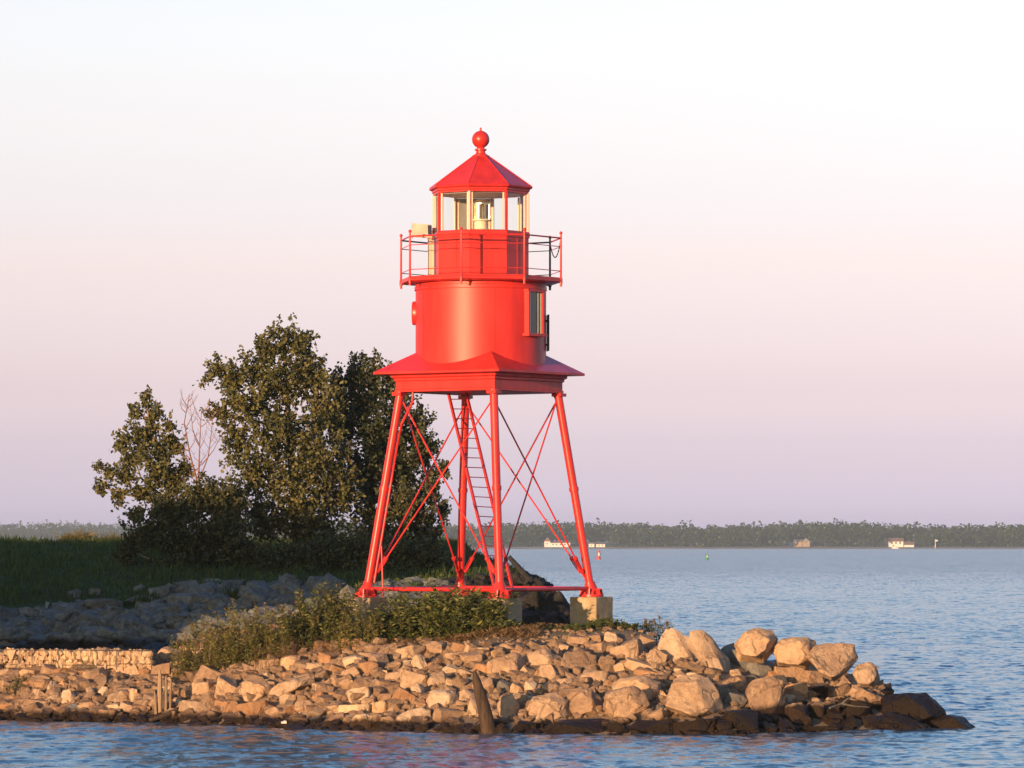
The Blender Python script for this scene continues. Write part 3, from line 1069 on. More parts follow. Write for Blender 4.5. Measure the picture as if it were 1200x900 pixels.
# ------------------------------------------------------------------ rocks
def hull_mesh(name, pts, cuts=2, bev=0.05, amp=0.03, seed=0, nscale=2.5):
    """convex hull of pts, worn edges, rough faces"""
    bm = bmesh.new()
    for p in pts:
        bm.verts.new(p)
    r_ = bmesh.ops.convex_hull(bm, input=bm.verts)
    gone = [g for g in r_['geom_interior'] + r_['geom_unused'] if isinstance(g, bmesh.types.BMVert)]
    bmesh.ops.delete(bm, geom=list(set(gone)), context='VERTS')
    bmesh.ops.dissolve_limit(bm, angle_limit=R(14), verts=bm.verts, edges=bm.edges)
    if bev:
        bmesh.ops.bevel(bm, geom=list(bm.edges), offset=bev, segments=1, affect='EDGES', profile=0.6, clamp_overlap=True)
    bmesh.ops.triangulate(bm, faces=bm.faces)
    if cuts:
        long_ = [e for e in bm.edges if e.calc_length() > 0.12]
        bmesh.ops.subdivide_edges(bm, edges=long_, cuts=cuts, use_grid_fill=True)
        bmesh.ops.triangulate(bm, faces=bm.faces)
    bmesh.ops.recalc_face_normals(bm, faces=bm.faces)
    bm.normal_update()
    off = Vector((seed * 7.3, seed * 3.1, seed * 1.7))
    for v in bm.verts:
        n1 = mnoise.noise(v.co * nscale + off)
        n2 = mnoise.noise(v.co * nscale * 3.1 + off)
        n3 = 1.0 - 2.0 * abs(mnoise.noise(v.co * nscale * 1.6 + off * 2))
        v.co += v.normal * (n1 * amp + n2 * amp * 0.6 - max(0.0, n3 - 0.55) * amp * 1.1)
    me = bpy.data.meshes.new(name)
    bm.to_mesh(me)
    bm.free()
    me.shade_smooth()
    me.set_sharp_from_angle(angle=R(24))
    return me


def unit_box_pts(rs, style):
    """random blocky point cloud, roughly inside a unit box"""
    pts = []
    if style == 0:      # block with chipped corners
        for sx in (-1, 1):
            for sy in (-1, 1):
                for sz in (-1, 1):
                    q = np.array([sx, sy, sz]) * rs.uniform(0.42, 1.0, 3)
                    pts.append(q)
                    if rs.random() < 0.5:
                        pts.append(q * rs.uniform(0.5, 1.05, 3))
    elif style == 1:    # boulder
        for _ in range(22):
            d = rs.normal(size=3)
            d /= np.linalg.norm(d)
            d = np.sign(d) * np.abs(d) ** 0.75
            pts.append(d * rs.uniform(0.82, 1.0))
    else:               # slab
        an = np.sort(rs.uniform(0, 2 * math.pi, 7))
        for t in an:
            r0 = rs.uniform(0.75, 1.0)
            for sz in (-1, 1):
                k = rs.uniform(0.8, 1.05)
                pts.append(np.array([math.cos(t) * r0 * k, math.sin(t) * r0 * k, sz * rs.uniform(0.55, 1.0)]))
    pts = np.array(pts)
    if style == 0:
        e = Matrix.Rotation(rs.uniform(-0.6, 0.6), 3, 'Y') @ Matrix.Rotation(rs.uniform(-0.6, 0.6), 3, 'X') @ Matrix.Rotation(rs.uniform(0, 3), 3, 'Z')
        pts = pts @ np.array(e).T
    lo, hi = pts.min(0), pts.max(0)
    return (pts - (lo + hi) / 2) / (hi - lo)


for k, a in LEGA.items():      # the four worn concrete piers under the legs
    pc = pol(134, a, 0)
    zb = float(ground(pc.x, pc.y)) - 0.35
    zt = Z_PIER - 0.015
    cs = [math.sqrt(0.5) * 0.80 * v for v in (math.cos(a), math.sin(a))]
    pts = []
    for j in range(4):
        an = a + j * math.pi / 2
        pts += [(0.565 * math.sin(an), -0.565 * math.cos(an), z) for z in (zb, zt)]
    me = hull_mesh('concrete_pier', pts, cuts=9, bev=0.022, amp=0.010, seed=len(k), nscale=5)
    me.materials.append(CONCRETE)
    o = link(bpy.data.objects.new('concrete_pier', me))
    o.parent = lh
    o.location = Vector((pc.x, pc.y, 0)) - Vector(lh.location)

VAR = []
for i in range(30):
    rs = np.random.default_rng(100 + i)
    st = (0, 1, 1, 0, 2)[i % 5]
    VAR.append(hull_mesh('rock', unit_box_pts(rs, st), cuts=2, bev=0.035, amp=0.034, seed=i))
MESH_MAT = {}


def rock_mesh(vi, tone):
    if (vi, tone) not in MESH_MAT:
        me = VAR[vi].copy()
        me.materials.append(ROCK[tone])
        MESH_MAT[(vi, tone)] = me
    return MESH_MAT[(vi, tone)]


TAKEN = []      # photo boxes of the rocks already set: (px, py, w, h)


def put_rock(px, py, w, h, roll=0.0, tone='tan', label=None, group=None, depth=None, vi=None, cat='rock', name='rock', sink=0.32):
    p0 = ray_ground(px, py, 0.0)
    sc = p0.y / FPX
    W, H_ = w * sc, h * sc
    p = ray_ground(px, py, H_ * (0.5 - sink) * 0.9)
    D_ = depth if depth else 0.5 * (W + H_) * random.uniform(0.85, 1.1)
    vi = random.randrange(30) if vi is None else vi
    if tone == 'grey':
        vi = (1, 2, 6, 7, 11, 12, 16, 17, 21, 22)[vi % 10]
    o = link(bpy.data.objects.new(name, rock_mesh(vi, tone)))
    o.location = p + Vector((0, D_ * 0.12, 0))
    k = 1.24 if tone not in ('dark', 'shade', 'black') else 1.1
    c_, s_ = abs(math.cos(R(roll))), abs(math.sin(R(roll)))
    o.scale = (W * k, D_ * k, H_ * k)
    o.rotation_euler = (R(random.uniform(-8, 8)), -R(roll), R(random.choice((0, 180)) + random.uniform(-22, 22)))
    tag(o, label, cat, group)
    TAKEN.append((px, py, w, h))
    return o


def put_outline(poly, tone, label, depth=None, shrink=0.72, seed=0, name='boulder', back=0.12, amp=0.045):
    mx, my = sum(p[0] for p in poly) / len(poly), sum(p[1] for p in poly) / len(poly)
    poly = [(mx + (x - mx) * 1.12, my + (y - my) * 1.10) for x, y in poly]
    xs, ys = [p[0] for p in poly], [p[1] for p in poly]
    px, py = (min(xs) + max(xs)) / 2, (min(ys) + max(ys)) / 2
    w, h = max(xs) - min(xs), max(ys) - min(ys)
    p0 = ray_ground(px, py, 0.0)
    sc = p0.y / FPX
    p = ray_ground(px, py, h * sc * 0.20)
    sc = p.y / FPX
    D_ = depth or 0.5 * (w + h) * sc
    rs = np.random.default_rng(900 + seed)
    pts = []
    tx, tz = rs.uniform(-0.35, 0.2), rs.uniform(0.15, 0.5)
    gx_, gy_ = sum(xs) / len(xs), sum(ys) / len(ys)
    sx_ = -rs.uniform(0.08, 0.16) * w * sc      # the broken face sits to the sunny side; the far side falls away
    sz_ = rs.uniform(-0.06, 0.04) * h * sc
    for (x, y) in poly:
        X, Z = (x - px) * sc, -(y - py) * sc
        gX, gZ = (gx_ - px) * sc, -(gy_ - py) * sc
        pts.append((X, rs.uniform(-0.15, 0.15) * D_, Z))
        k = (shrink - 0.04) * rs.uniform(0.85, 1.12)
        # the broken face turned to the water leans back at the top
        pts.append((gX + sx_ + (X - gX) * k, -D_ * 0.45 + (X - gX) * tx + (Z - gZ) * tz + rs.uniform(0, 0.05), gZ + sz_ + (Z - gZ) * k))
        k = shrink * rs.uniform(0.8, 1.1)
        pts.append((gX + (X - gX) * k, D_ * 0.5 * rs.uniform(0.8, 1.0), gZ + (Z - gZ) * k))
    me = hull_mesh(name, pts, cuts=3, bev=0.02, amp=amp, seed=seed + 50, nscale=3.2)
    me.materials.append(ROCK[tone])
    o = link(bpy.data.objects.new(name, me))
    o.location = p + Vector((0, D_ * back, 0))
    tag(o, label, 'boulder')
    TAKEN.append((px, py, w, h))
    return o


put_outline([(781, 739), (790, 737), (806, 748), (824, 772), (821, 781), (803, 788), (796, 780), (772, 774), (773, 762)], 'pale',
            'big pale pointed boulder at the top of the bank, left of the leaning slab', seed=1, depth=0.7)
put_outline([(812, 741), (827, 740), (834, 752), (852, 771), (853, 777), (859, 790), (850, 796), (837, 792), (822, 772), (807, 752)], 'pale',
            'long pale slab leaning back beside the pointed boulder', seed=2, depth=0.6)
put_outline([(864, 756), (872, 744), (884, 738), (905, 741), (912, 750), (905, 766), (895, 776), (870, 774)], 'tan',
            'half shaded boulder highest on the bank right of the leaning slab', seed=3, back=0.5)
put_outline([(909, 760), (918, 750), (945, 747), (956, 752), (958, 768), (945, 782), (915, 778)], 'tan',
            'pinkish flat-topped boulder behind the cracked boulder', seed=4, back=0.5)
put_outline([(946, 768), (956, 758), (985, 755), (1000, 757), (1005, 772), (990, 790), (978, 798), (962, 786)], 'tan',
            'large rounded orange-tan boulder crowning the end of the spit', seed=5, depth=1.1, back=0.2)
put_outline([(906, 785), (915, 770), (935, 766), (958, 778), (968, 785), (960, 804), (935, 806), (912, 797)], 'tan',
            'boulder split by dark cracks in front of the pinkish boulder', seed=6, depth=1.0)
put_outline([(875, 812), (882, 799), (900, 794), (916, 800), (919, 815), (918, 845), (905, 851), (890, 843), (876, 825)], 'tan',
            'tall rounded boulder standing above the water below the cracked boulder', seed=7, depth=0.9)
put_outline([(786, 812), (792, 797), (815, 792), (830, 796), (842, 815), (846, 838), (830, 850), (800, 842), (783, 830)], 'tan',
            'broken boulder with dark wet foot below the pointed boulder', seed=8, depth=1.0)
put_outline([(1000, 790), (1006, 780), (1020, 777), (1029, 783), (1031, 797), (1022, 806), (1008, 803)], 'tan',
            'small blocky rock right of the crowning boulder', seed=9, depth=0.6)
put_outline([(981, 806), (990, 791), (1002, 795), (1014, 812), (1004, 822), (985, 815)], 'tan',
            'tilted brown block below the crowning boulder', seed=10, depth=0.6)
put_outline([(1033, 832), (1038, 818), (1060, 813), (1085, 815), (1104, 830), (1111, 842), (1085, 850), (1045, 848)], 'dark',
            'broad dark wet boulder near the tip of the spit', seed=11, depth=1.1)
put_outline([(1010, 855), (1022, 843), (1045, 836), (1065, 840), (1082, 852), (1080, 858), (1015, 859)], 'dark',
            'low dark rounded rock at the waterline left of the tip', seed=12, depth=0.9)
put_outline([(1080, 855), (1086, 842), (1105, 838), (1128, 841), (1144, 854), (1140, 858), (1085, 858)], 'dark',
            'flat dark rock forming the very tip of the spit', seed=13, depth=0.8)
put_outline([(709, 830), (714, 812), (735, 805), (752, 810), (760, 826), (745, 848), (720, 845)], 'tan',
            'brown boulder under the right end of the long flat slab, at the water', seed=14, depth=0.9)
put_outline([(721, 800), (728, 794), (755, 793), (772, 800), (774, 822), (762, 828), (735, 812), (720, 808)], 'tan',
            'long flat-topped slab above the brown boulder', seed=15, depth=0.8)
put_outline([(664, 822), (672, 808), (692, 806), (704, 822), (706, 838), (685, 844), (666, 836)], 'tan',
            'squared brown rock between the split rock and the brown boulder', seed=16, depth=0.8)
put_outline([(618, 832), (626, 818), (650, 813), (664, 820), (668, 840), (650, 850), (625, 848)], 'tan',
            'grainy boulder at the waterline right of the leaning post', seed=17, depth=0.9)
put_outline([(613, 774), (622, 764), (640, 760), (656, 770), (655, 780), (640, 783), (622, 782)], 'tan',
            'smooth tan boulder on the upper bank below the front pier', seed=18, depth=0.7)
put_outline([(659, 777), (663, 765), (680, 762), (697, 768), (698, 782), (680, 791), (664, 786)], 'tan',
            'round brown boulder on the upper bank below the gap between the piers', seed=19, depth=0.7)
put_outline([(317, 812), (330, 800), (352, 793), (366, 794), (367, 802), (350, 812), (330, 821), (318, 820)], 'pale',
            'long pale slab tilted up to the right in mid bank', seed=20, depth=0.7)
put_outline([(280, 812), (286, 800), (305, 795), (320, 800), (320, 815), (305, 824), (283, 822)], 'tan',
            'brown boulder touching the left end of the long pale slab', seed=21, depth=0.7)
put_outline([(500, 822), (505, 810), (520, 807), (533, 812), (536, 825), (525, 833), (504, 832)], 'pale',
            'smooth egg-shaped pale boulder left of the leaning post', seed=22, depth=0.7)
put_outline([(464, 848), (470, 838), (490, 829), (503, 833), (505, 845), (490, 850), (480, 852)], 'pale',
            'pale hump-backed rock at the waterline below the egg-shaped boulder', seed=23, depth=0.6)
put_outline([(583, 826), (588, 816), (600, 815), (608, 828), (608, 846), (596, 850), (585, 840)], 'tan',
            'upright tan rock just right of the leaning post', seed=24, depth=0.6)

HAND = [
    # px, py, w, h, roll, tone, label
    (594, 783, 38, 32, 0, 'tan', 'rounded boulder on the upper bank just above the leaning post'),
    (642, 792, 20, 24, 0, 'tan', 'small round-faced rock below the smooth upper boulder'),
    (631, 793, 13, 14, 0, 'orange', 'little orange rock left of the round-faced rock'),
    (709, 779, 18, 18, 0, 'tan', 'small squarish rock right of the round brown boulder'),
    (735, 766, 36, 26, 10, 'tan', 'wedge of tan rock on the upper bank below the right pier'),
    (677, 854, 84, 22, 4, 'dark', 'long dark wet slab at the waterline below the squared brown rock'),
    (770, 855, 66, 20, -4, 'dark', 'dark wet slab at the waterline below the long flat-topped slab'),
    (622, 807, 16, 16, 0, 'pale', 'pale cobble above the grainy waterline boulder'),
    (605, 808, 14, 15, 0, 'tan', 'small tan cobble beside the grey square block'),
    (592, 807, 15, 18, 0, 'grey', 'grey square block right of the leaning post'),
    (612, 820, 20, 12, 10, 'pale', 'flat pale stone above the grainy waterline boulder'),
    (699, 795, 28, 17, 0, 'tan', 'tan rock above the squared brown rock'),
    (668, 802, 34, 13, 0, 'tan', 'low flat rock over the squared brown rock'),
    (717, 749, 18, 12, 20, 'pale', 'bright pale stone on the bank crest below the right pier'),
    (678, 752, 24, 12, 0, 'tan', 'flat stone on the bank crest between the piers'),
    (695, 749, 18, 10, 0, 'tan', 'low stone on the bank crest left of the bright pale stone'),
    (706, 762, 34, 16, 5, 'tan', 'flat sunlit slab just under the bank crest between the piers'),
    (752, 782, 34, 12, -18, 'tan', 'thin flaky slab left of the pointed boulder'),
    (768, 776, 22, 26, -30, 'tan', 'leaning flake tucked under the pointed boulder'),
    (762, 791, 30, 10, -15, 'orange', 'thin orange flake below the flaky slabs'),
    (453, 767, 24, 18, -20, 'tan', 'domed rock on the upper bank below the willow bush'),
    (480, 767, 32, 15, 18, 'tan', 'low wedge rock on the upper bank below the leafy bush'),
    (446, 778, 18, 24, -20, 'tan', 'leaning rock beside the round orange boulder'),
    (432, 786, 20, 20, 0, 'orange', 'round orange boulder on the upper bank'),
    (492, 779, 14, 18, 30, 'pale', 'pale tilted stone under the low wedge rock'),
    (513, 798, 22, 20, 0, 'pale', 'pale pointed rock above the egg-shaped boulder'),
    (487, 799, 34, 28, 10, 'tan', 'broad shaded-brown rock left of the pale pointed rock'),
    (489, 813, 16, 20, 0, 'pale', 'small pale pointed rock left of the egg-shaped boulder'),
    (417, 835, 38, 18, -5, 'pale', 'long pale slab at the waterline, left of the humped rock'),
    (421, 816, 32, 16, 12, 'pale', 'tilted pale slab in mid bank above the waterline slab'),
    (389, 831, 26, 16, 0, 'tan', 'flat tan rock left of the pale waterline slab'),
    (455, 846, 16, 12, 0, 'tan', 'small triangular rock left of the humped rock'),
    (440, 848, 12, 18, 0, 'tan', 'upright small rock at the waterline right of the pale slab'),
    (432, 825, 16, 14, 0, 'tan', 'small brown rock above the pale waterline slab'),
    (547, 817, 28, 16, -10, 'pale', 'flat bright rock between egg-shaped boulder and leaning post'),
    (556, 832, 16, 30, 0, 'pale', 'upright bright rock against the left of the leaning post'),
    (553, 773, 24, 14, 0, 'tan', 'low tan rock on the upper bank above the leaning post'),
    (581, 767, 16, 14, 0, 'tan', 'small rounded rock on the crest left of the front pier'),
    (512, 779, 16, 12, 0, 'orange', 'small reddish rock on the upper bank right of the wedge'),
    (547, 791, 16, 12, 0, 'tan', 'small round rock left of the top of the leaning post'),
    (526, 841, 32, 20, 0, 'tan', 'brown rock at the waterline below the egg-shaped boulder'),
    (338, 821, 20, 12, 0, 'pale', 'small square pale stone under the long tilted slab'),
    (266, 809, 26, 28, 0, 'tan', 'upright tan rock left of the brown boulder'),
    (239, 811, 28, 22, 10, 'tan', 'domed brown rock in mid bank right of the stump'),
    (229, 832, 36, 18, 0, 'tan', 'layered flat rock at the waterline right of the stump'),
    (266, 832, 28, 20, 0, 'orange', 'orange-brown block at the waterline below the upright tan rock'),
    (297, 835, 42, 22, 0, 'orange', 'wide rusty rock at the waterline below the brown boulder'),
    (369, 786, 20, 16, 0, 'pale', 'pale five-sided rock above the long tilted slab'),
    (293, 791, 19, 10, 0, 'orange', 'small square orange stone above the brown boulder'),
    (288, 780, 26, 9, 0, 'tan', 'thin flat stone above the small orange stone'),
    (340, 780, 20, 20, 0, 'tan', 'brown rock on the upper bank above the long tilted slab'),
    (315, 782, 22, 18, 0, 'tan', 'tan rock on the upper bank left of the brown one'),
    (358, 829, 24, 13, 0, 'tan', 'low rock at the waterline below the long tilted slab'),
    (338, 836, 16, 16, 0, 'orange', 'small rusty block at the waterline below the square pale stone'),
    (393, 788, 18, 14, -25, 'orange', 'tilted orange stone right of the five-sided rock'),
    (288, 758, 18, 15, 0, 'pale', 'round stone on the crest at the foot of the tall weeds'),
    (325, 765, 18, 14, 0, 'tan', 'angular stone on the crest below the tall weeds'),
    (61, 809, 10, 18, 0, 'pale', 'upright thin pale stone right of the green weed patch'),
    (72, 807, 13, 17, 0, 'orange', 'upright orange stone beside the thin pale stone'),
    (81, 820, 15, 20, 0, 'pale', 'pale wedge stone below the upright orange stone'),
    (72, 836, 24, 14, 0, 'orange', 'flat yellow-orange rock at the waterline below the wedge stone'),
    (107, 815, 11, 18, 0, 'pale', 'small pale block in the middle of the left bank'),
    (122, 813, 13, 14, 0, 'pale', 'pale cobble right of the small pale block'),
    (156, 817, 10, 18, 0, 'pale', 'brightest upright stone left of the stump'),
    (166, 806, 15, 15, 0, 'orange', 'brown block leaning on the brightest upright stone'),
    (132, 831, 26, 13, 0, 'pale', 'flat pale rock at the waterline left of the stump'),
    (8, 832, 20, 14, 0, 'orange', 'orange rock at the waterline at the left edge of the picture'),
    (44, 830, 28, 18, 0, 'tan', 'wide tan rock at the waterline below the green weed patch'),
    (143, 803, 16, 11, 0, 'pale', 'yellowish stone left of the leaning brown block'),
    (103, 831, 18, 14, 0, 'tan', 'tan rock at the waterline below the small pale block'),
    (165, 833, 22, 14, 0, 'orange', 'rusty rock at the waterline just left of the stump'),
    (933, 821, 26, 11, 5, 'pale', 'small bright slab right of the tall rounded boulder'),
    (934, 839, 28, 26, 0, 'tan', 'brown rock at the waterline below the small bright slab'),
    (956, 836, 18, 22, 0, 'tan', 'small rounded rock right of the brown waterline rock'),
    (870, 846, 46, 34, 20, 'dark', 'dark wet boulder left of the tall rounded boulder'),
    (815, 854, 66, 20, 0, 'dark', 'low dark wet rock under the broken boulder'),
    (1040, 813, 16, 16, 0, 'dark', 'small black rock above the broad dark boulder'),
    (1000, 834, 40, 26, -25, 'dark', 'dark sloping rock beside the driftwood branch'),
    (976, 846, 26, 20, 0, 'dark', 'dark brown rock below the driftwood branch'),
    (960, 856, 60, 9, 0, 'dark', 'very flat dark rock awash below the tall rounded boulder'),
    (1020, 822, 30, 18, -25, 'tan', 'brown sloping slab left of the broad dark boulder'),
    (985, 797, 20, 18, 0, 'dark', 'dark rock in the shade under the crowning boulder'),
    (957, 812, 36, 20, 0, 'dark', 'dark rock in shade below the cracked boulder'),
    (856, 768, 22, 24, 30, 'grey', 'grey slab in the shade right against the leaning slab'),  # grey on these rocks paints in the shade of the hollow
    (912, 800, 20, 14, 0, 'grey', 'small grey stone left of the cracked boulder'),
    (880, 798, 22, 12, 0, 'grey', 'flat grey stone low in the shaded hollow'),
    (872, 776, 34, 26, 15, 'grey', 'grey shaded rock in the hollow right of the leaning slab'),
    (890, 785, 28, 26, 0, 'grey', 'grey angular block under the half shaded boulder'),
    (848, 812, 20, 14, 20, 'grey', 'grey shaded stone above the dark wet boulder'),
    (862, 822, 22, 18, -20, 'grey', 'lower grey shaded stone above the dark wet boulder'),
    (925, 790, 30, 18, 10, 'tan', 'tan rock under the pinkish boulder'),
    (812, 796, 18, 14, 0, 'pale', 'pale rock wedged under the leaning slab'),
    (795, 797, 14, 12, 0, 'tan', 'tan cobble under the pointed boulder'),
    (905, 792, 24, 9, 0, 'orange', 'thin reddish stone on top of the tall rounded boulder'),
    (40, 755, 12, 6, 0, 'orange', 'single round stone on top of the gabion wall'),
]
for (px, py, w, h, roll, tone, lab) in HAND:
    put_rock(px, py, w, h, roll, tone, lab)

# the dark rocks between the piers and the grey ones on the shaded bank behind
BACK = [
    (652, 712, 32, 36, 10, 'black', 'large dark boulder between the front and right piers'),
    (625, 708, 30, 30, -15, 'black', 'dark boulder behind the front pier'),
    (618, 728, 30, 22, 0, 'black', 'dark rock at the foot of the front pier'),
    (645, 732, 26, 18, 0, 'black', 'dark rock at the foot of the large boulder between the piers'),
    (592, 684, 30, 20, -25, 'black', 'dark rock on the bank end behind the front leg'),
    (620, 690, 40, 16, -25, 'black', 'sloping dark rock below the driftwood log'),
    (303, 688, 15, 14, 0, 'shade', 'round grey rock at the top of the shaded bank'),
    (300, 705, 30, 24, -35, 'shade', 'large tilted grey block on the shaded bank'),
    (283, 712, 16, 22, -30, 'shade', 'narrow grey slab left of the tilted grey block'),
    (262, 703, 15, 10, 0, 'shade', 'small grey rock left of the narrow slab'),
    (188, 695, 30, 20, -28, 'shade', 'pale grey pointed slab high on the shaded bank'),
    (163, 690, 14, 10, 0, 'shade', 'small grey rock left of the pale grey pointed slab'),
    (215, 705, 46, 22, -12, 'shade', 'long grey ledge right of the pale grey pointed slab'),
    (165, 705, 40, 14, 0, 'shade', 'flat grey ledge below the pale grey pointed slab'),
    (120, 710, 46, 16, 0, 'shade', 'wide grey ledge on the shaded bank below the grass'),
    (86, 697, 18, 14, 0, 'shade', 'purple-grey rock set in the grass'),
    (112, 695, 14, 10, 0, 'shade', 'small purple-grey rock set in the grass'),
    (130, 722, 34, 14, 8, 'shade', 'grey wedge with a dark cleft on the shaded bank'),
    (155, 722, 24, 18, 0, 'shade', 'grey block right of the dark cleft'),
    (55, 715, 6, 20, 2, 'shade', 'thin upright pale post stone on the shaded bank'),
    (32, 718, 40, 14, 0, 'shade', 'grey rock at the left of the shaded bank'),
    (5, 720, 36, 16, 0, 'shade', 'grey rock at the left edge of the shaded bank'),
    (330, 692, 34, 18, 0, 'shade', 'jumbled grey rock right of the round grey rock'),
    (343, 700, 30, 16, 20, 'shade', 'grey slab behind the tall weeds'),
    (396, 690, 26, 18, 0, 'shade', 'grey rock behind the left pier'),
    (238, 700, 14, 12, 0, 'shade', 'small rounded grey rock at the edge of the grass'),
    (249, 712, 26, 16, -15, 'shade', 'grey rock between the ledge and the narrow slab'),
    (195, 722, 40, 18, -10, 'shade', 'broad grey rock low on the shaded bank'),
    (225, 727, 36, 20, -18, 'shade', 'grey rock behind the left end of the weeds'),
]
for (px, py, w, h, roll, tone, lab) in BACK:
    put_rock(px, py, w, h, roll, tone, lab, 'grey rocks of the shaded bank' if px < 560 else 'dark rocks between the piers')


def free_spot(px, py, r):
    for (x, y, w, h) in TAKEN:
        if abs(px - x) < (w * 0.42 + r * 0.72) and abs(py - y) < (h * 0.40 + r * 0.5):
            return False
    return True


bank_lo = lambda px: np.interp(px, [p[0] for p in WL], [p[1] for p in WL])


def bank_hi(px):
    return float(np.interp(px, [0, 180, 215, 420, 600, 760, 860, 960, 1040, 1100], [790, 786, 757, 757, 762, 752, 765, 785, 815, 832]))


def zone(px, py):
    t = (py - bank_hi(px)) / max(1, bank_lo(px) - bank_hi(px))
    lev = 'low by the water' if t > 0.62 else ('half way up the bank' if t > 0.3 else 'high on the bank')
    if px < 195:
        wh = 'below the gabion wall'
    elif px < 325:
        wh = 'right of the stump, below the reddish weeds'
    elif px < 440:
        wh = 'below the tall weeds'
    elif px < 555:
        wh = 'left of the leaning post'
    elif px < 665:
        wh = 'right of the leaning post'
    elif px < 785:
        wh = 'below the right pier'
    else:
        wh = 'among the big boulders of the spit end'
    return lev, wh


def fill(n, rmin, rmax, sizeword):
    made, tries = 0, 0
    while made < n and tries < 6000:
        tries += 1
        px = random.uniform(-6, 1010)
        hi, lo = bank_hi(px), float(bank_lo(px))
        py = random.uniform(hi, lo - 4)
        r = random.uniform(rmin, rmax)
        if not free_spot(px, py, r):
            continue
        w, h = r * random.uniform(1.8, 2.5), r * random.uniform(1.3, 1.9)
        low = py > lo - 9
        tone = 'dark' if low and px > 560 else random.choices(('tan', 'pale', 'orange', 'grey'), (55, 22, 18, 5))[0]
        lev, wh = zone(px, py)
        put_rock(px, py, w, h, random.uniform(-25, 25), tone, f'{sizeword} riprap rock {lev}, {wh}', f'{sizeword} rocks {lev} {wh}')
        made += 1
    return made


n1 = fill(75, 8, 13, 'middling')
n2 = fill(85, 5.5, 8, 'small')
print('rocks', n1, n2, len(TAKEN))

# small rubble that fills the gaps between the rocks: nobody could count it
SMALL = []
for i in range(8):
    rs = np.random.default_rng(500 + i)
    bm = bmesh.new()
    for p in unit_box_pts(rs, (0, 1)[i % 2]):
        bm.verts.new(p)
    r_ = bmesh.ops.convex_hull(bm, input=bm.verts)
    bmesh.ops.delete(bm, geom=list({g for g in r_['geom_interior'] + r_['geom_unused'] if isinstance(g, bmesh.types.BMVert)}), context='VERTS')
    bmesh.ops.triangulate(bm, faces=bm.faces)
    bm.verts.index_update()
    SMALL.append((np.array([v.co[:] for v in bm.verts]), [tuple(v.index for v in f.verts) for f in bm.faces]))
    bm.free()


def rubble(name, P, S, mat, parent=None, seed=3, flat=0.75):
    rs = np.random.default_rng(seed)
    V, F = [], []
    k = 0
    for p, s in zip(P, S):
        vs, fs = SMALL[rs.integers(8)]
        e = Matrix.Rotation(rs.uniform(0, 6.28), 3, 'Z') @ Matrix.Rotation(rs.uniform(-.5, .5), 3, 'X')
        q = (vs * np.array([rs.uniform(.8, 1.3), rs.uniform(.8, 1.2), rs.uniform(.55, 1.0) * flat / 0.75]) * s) @ np.array(e).T + np.array(p)
        V.append(q)
        F += [(a + k, b_ + k, c_ + k) for a, b_, c_ in fs]
        k += len(vs)
    V = np.concatenate(V)
    me = bpy.data.meshes.new(name)
    me.from_pydata(V.tolist(), [], F)
    me.materials.append(mat)
    o = link(bpy.data.objects.new(name, me))
    if parent is not None:
        o.parent = parent
        o.matrix_parent_inverse = Matrix.Translation(-Vector(parent.location))
    return o


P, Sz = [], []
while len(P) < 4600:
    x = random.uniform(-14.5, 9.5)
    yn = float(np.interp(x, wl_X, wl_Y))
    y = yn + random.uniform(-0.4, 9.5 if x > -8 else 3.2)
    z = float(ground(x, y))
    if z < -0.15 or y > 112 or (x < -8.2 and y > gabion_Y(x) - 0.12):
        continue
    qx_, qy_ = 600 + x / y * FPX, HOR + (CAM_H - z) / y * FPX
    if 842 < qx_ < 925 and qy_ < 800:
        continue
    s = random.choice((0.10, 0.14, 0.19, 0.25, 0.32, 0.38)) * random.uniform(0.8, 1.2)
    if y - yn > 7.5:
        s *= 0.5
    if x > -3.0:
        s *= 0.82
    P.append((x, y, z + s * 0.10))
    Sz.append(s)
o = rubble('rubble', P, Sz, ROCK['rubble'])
tag(o, kind='stuff')
P, Sz = [], []
while len(P) < 900:       # gravel along the top of the gabion wall
    x = random.uniform(-15, -7.6)
    yn = float(np.interp(x, wl_X, wl_Y))
    y = float(gabion_Y(x)) + random.uniform(0.6, 2.4)
    z = float(ground(x, y))
    s = random.uniform(0.05, 0.14)
    P.append((x, y, z + s * 0.2))
    Sz.append(s)
tag(rubble('gravel', P, Sz, ROCK['tan'], seed=5), kind='stuff')
P, Sz = [], []
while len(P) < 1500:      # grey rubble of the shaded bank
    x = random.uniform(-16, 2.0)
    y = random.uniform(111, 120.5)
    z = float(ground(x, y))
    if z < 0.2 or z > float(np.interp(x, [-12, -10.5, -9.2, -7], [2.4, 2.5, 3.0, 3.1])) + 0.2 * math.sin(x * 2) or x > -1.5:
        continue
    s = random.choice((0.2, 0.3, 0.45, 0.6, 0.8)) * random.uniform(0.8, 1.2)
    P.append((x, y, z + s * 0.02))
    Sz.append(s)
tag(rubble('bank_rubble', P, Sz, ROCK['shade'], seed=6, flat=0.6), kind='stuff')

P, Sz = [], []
while len(P) < 900:       # rubble blackened to paint in the shadow behind the piers
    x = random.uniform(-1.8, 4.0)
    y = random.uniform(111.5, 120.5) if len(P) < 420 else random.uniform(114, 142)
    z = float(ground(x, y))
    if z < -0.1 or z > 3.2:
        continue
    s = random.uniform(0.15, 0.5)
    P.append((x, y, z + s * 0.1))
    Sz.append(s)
tag(rubble('dark_rubble', P, Sz, ROCK['black'], seed=8), kind='stuff')

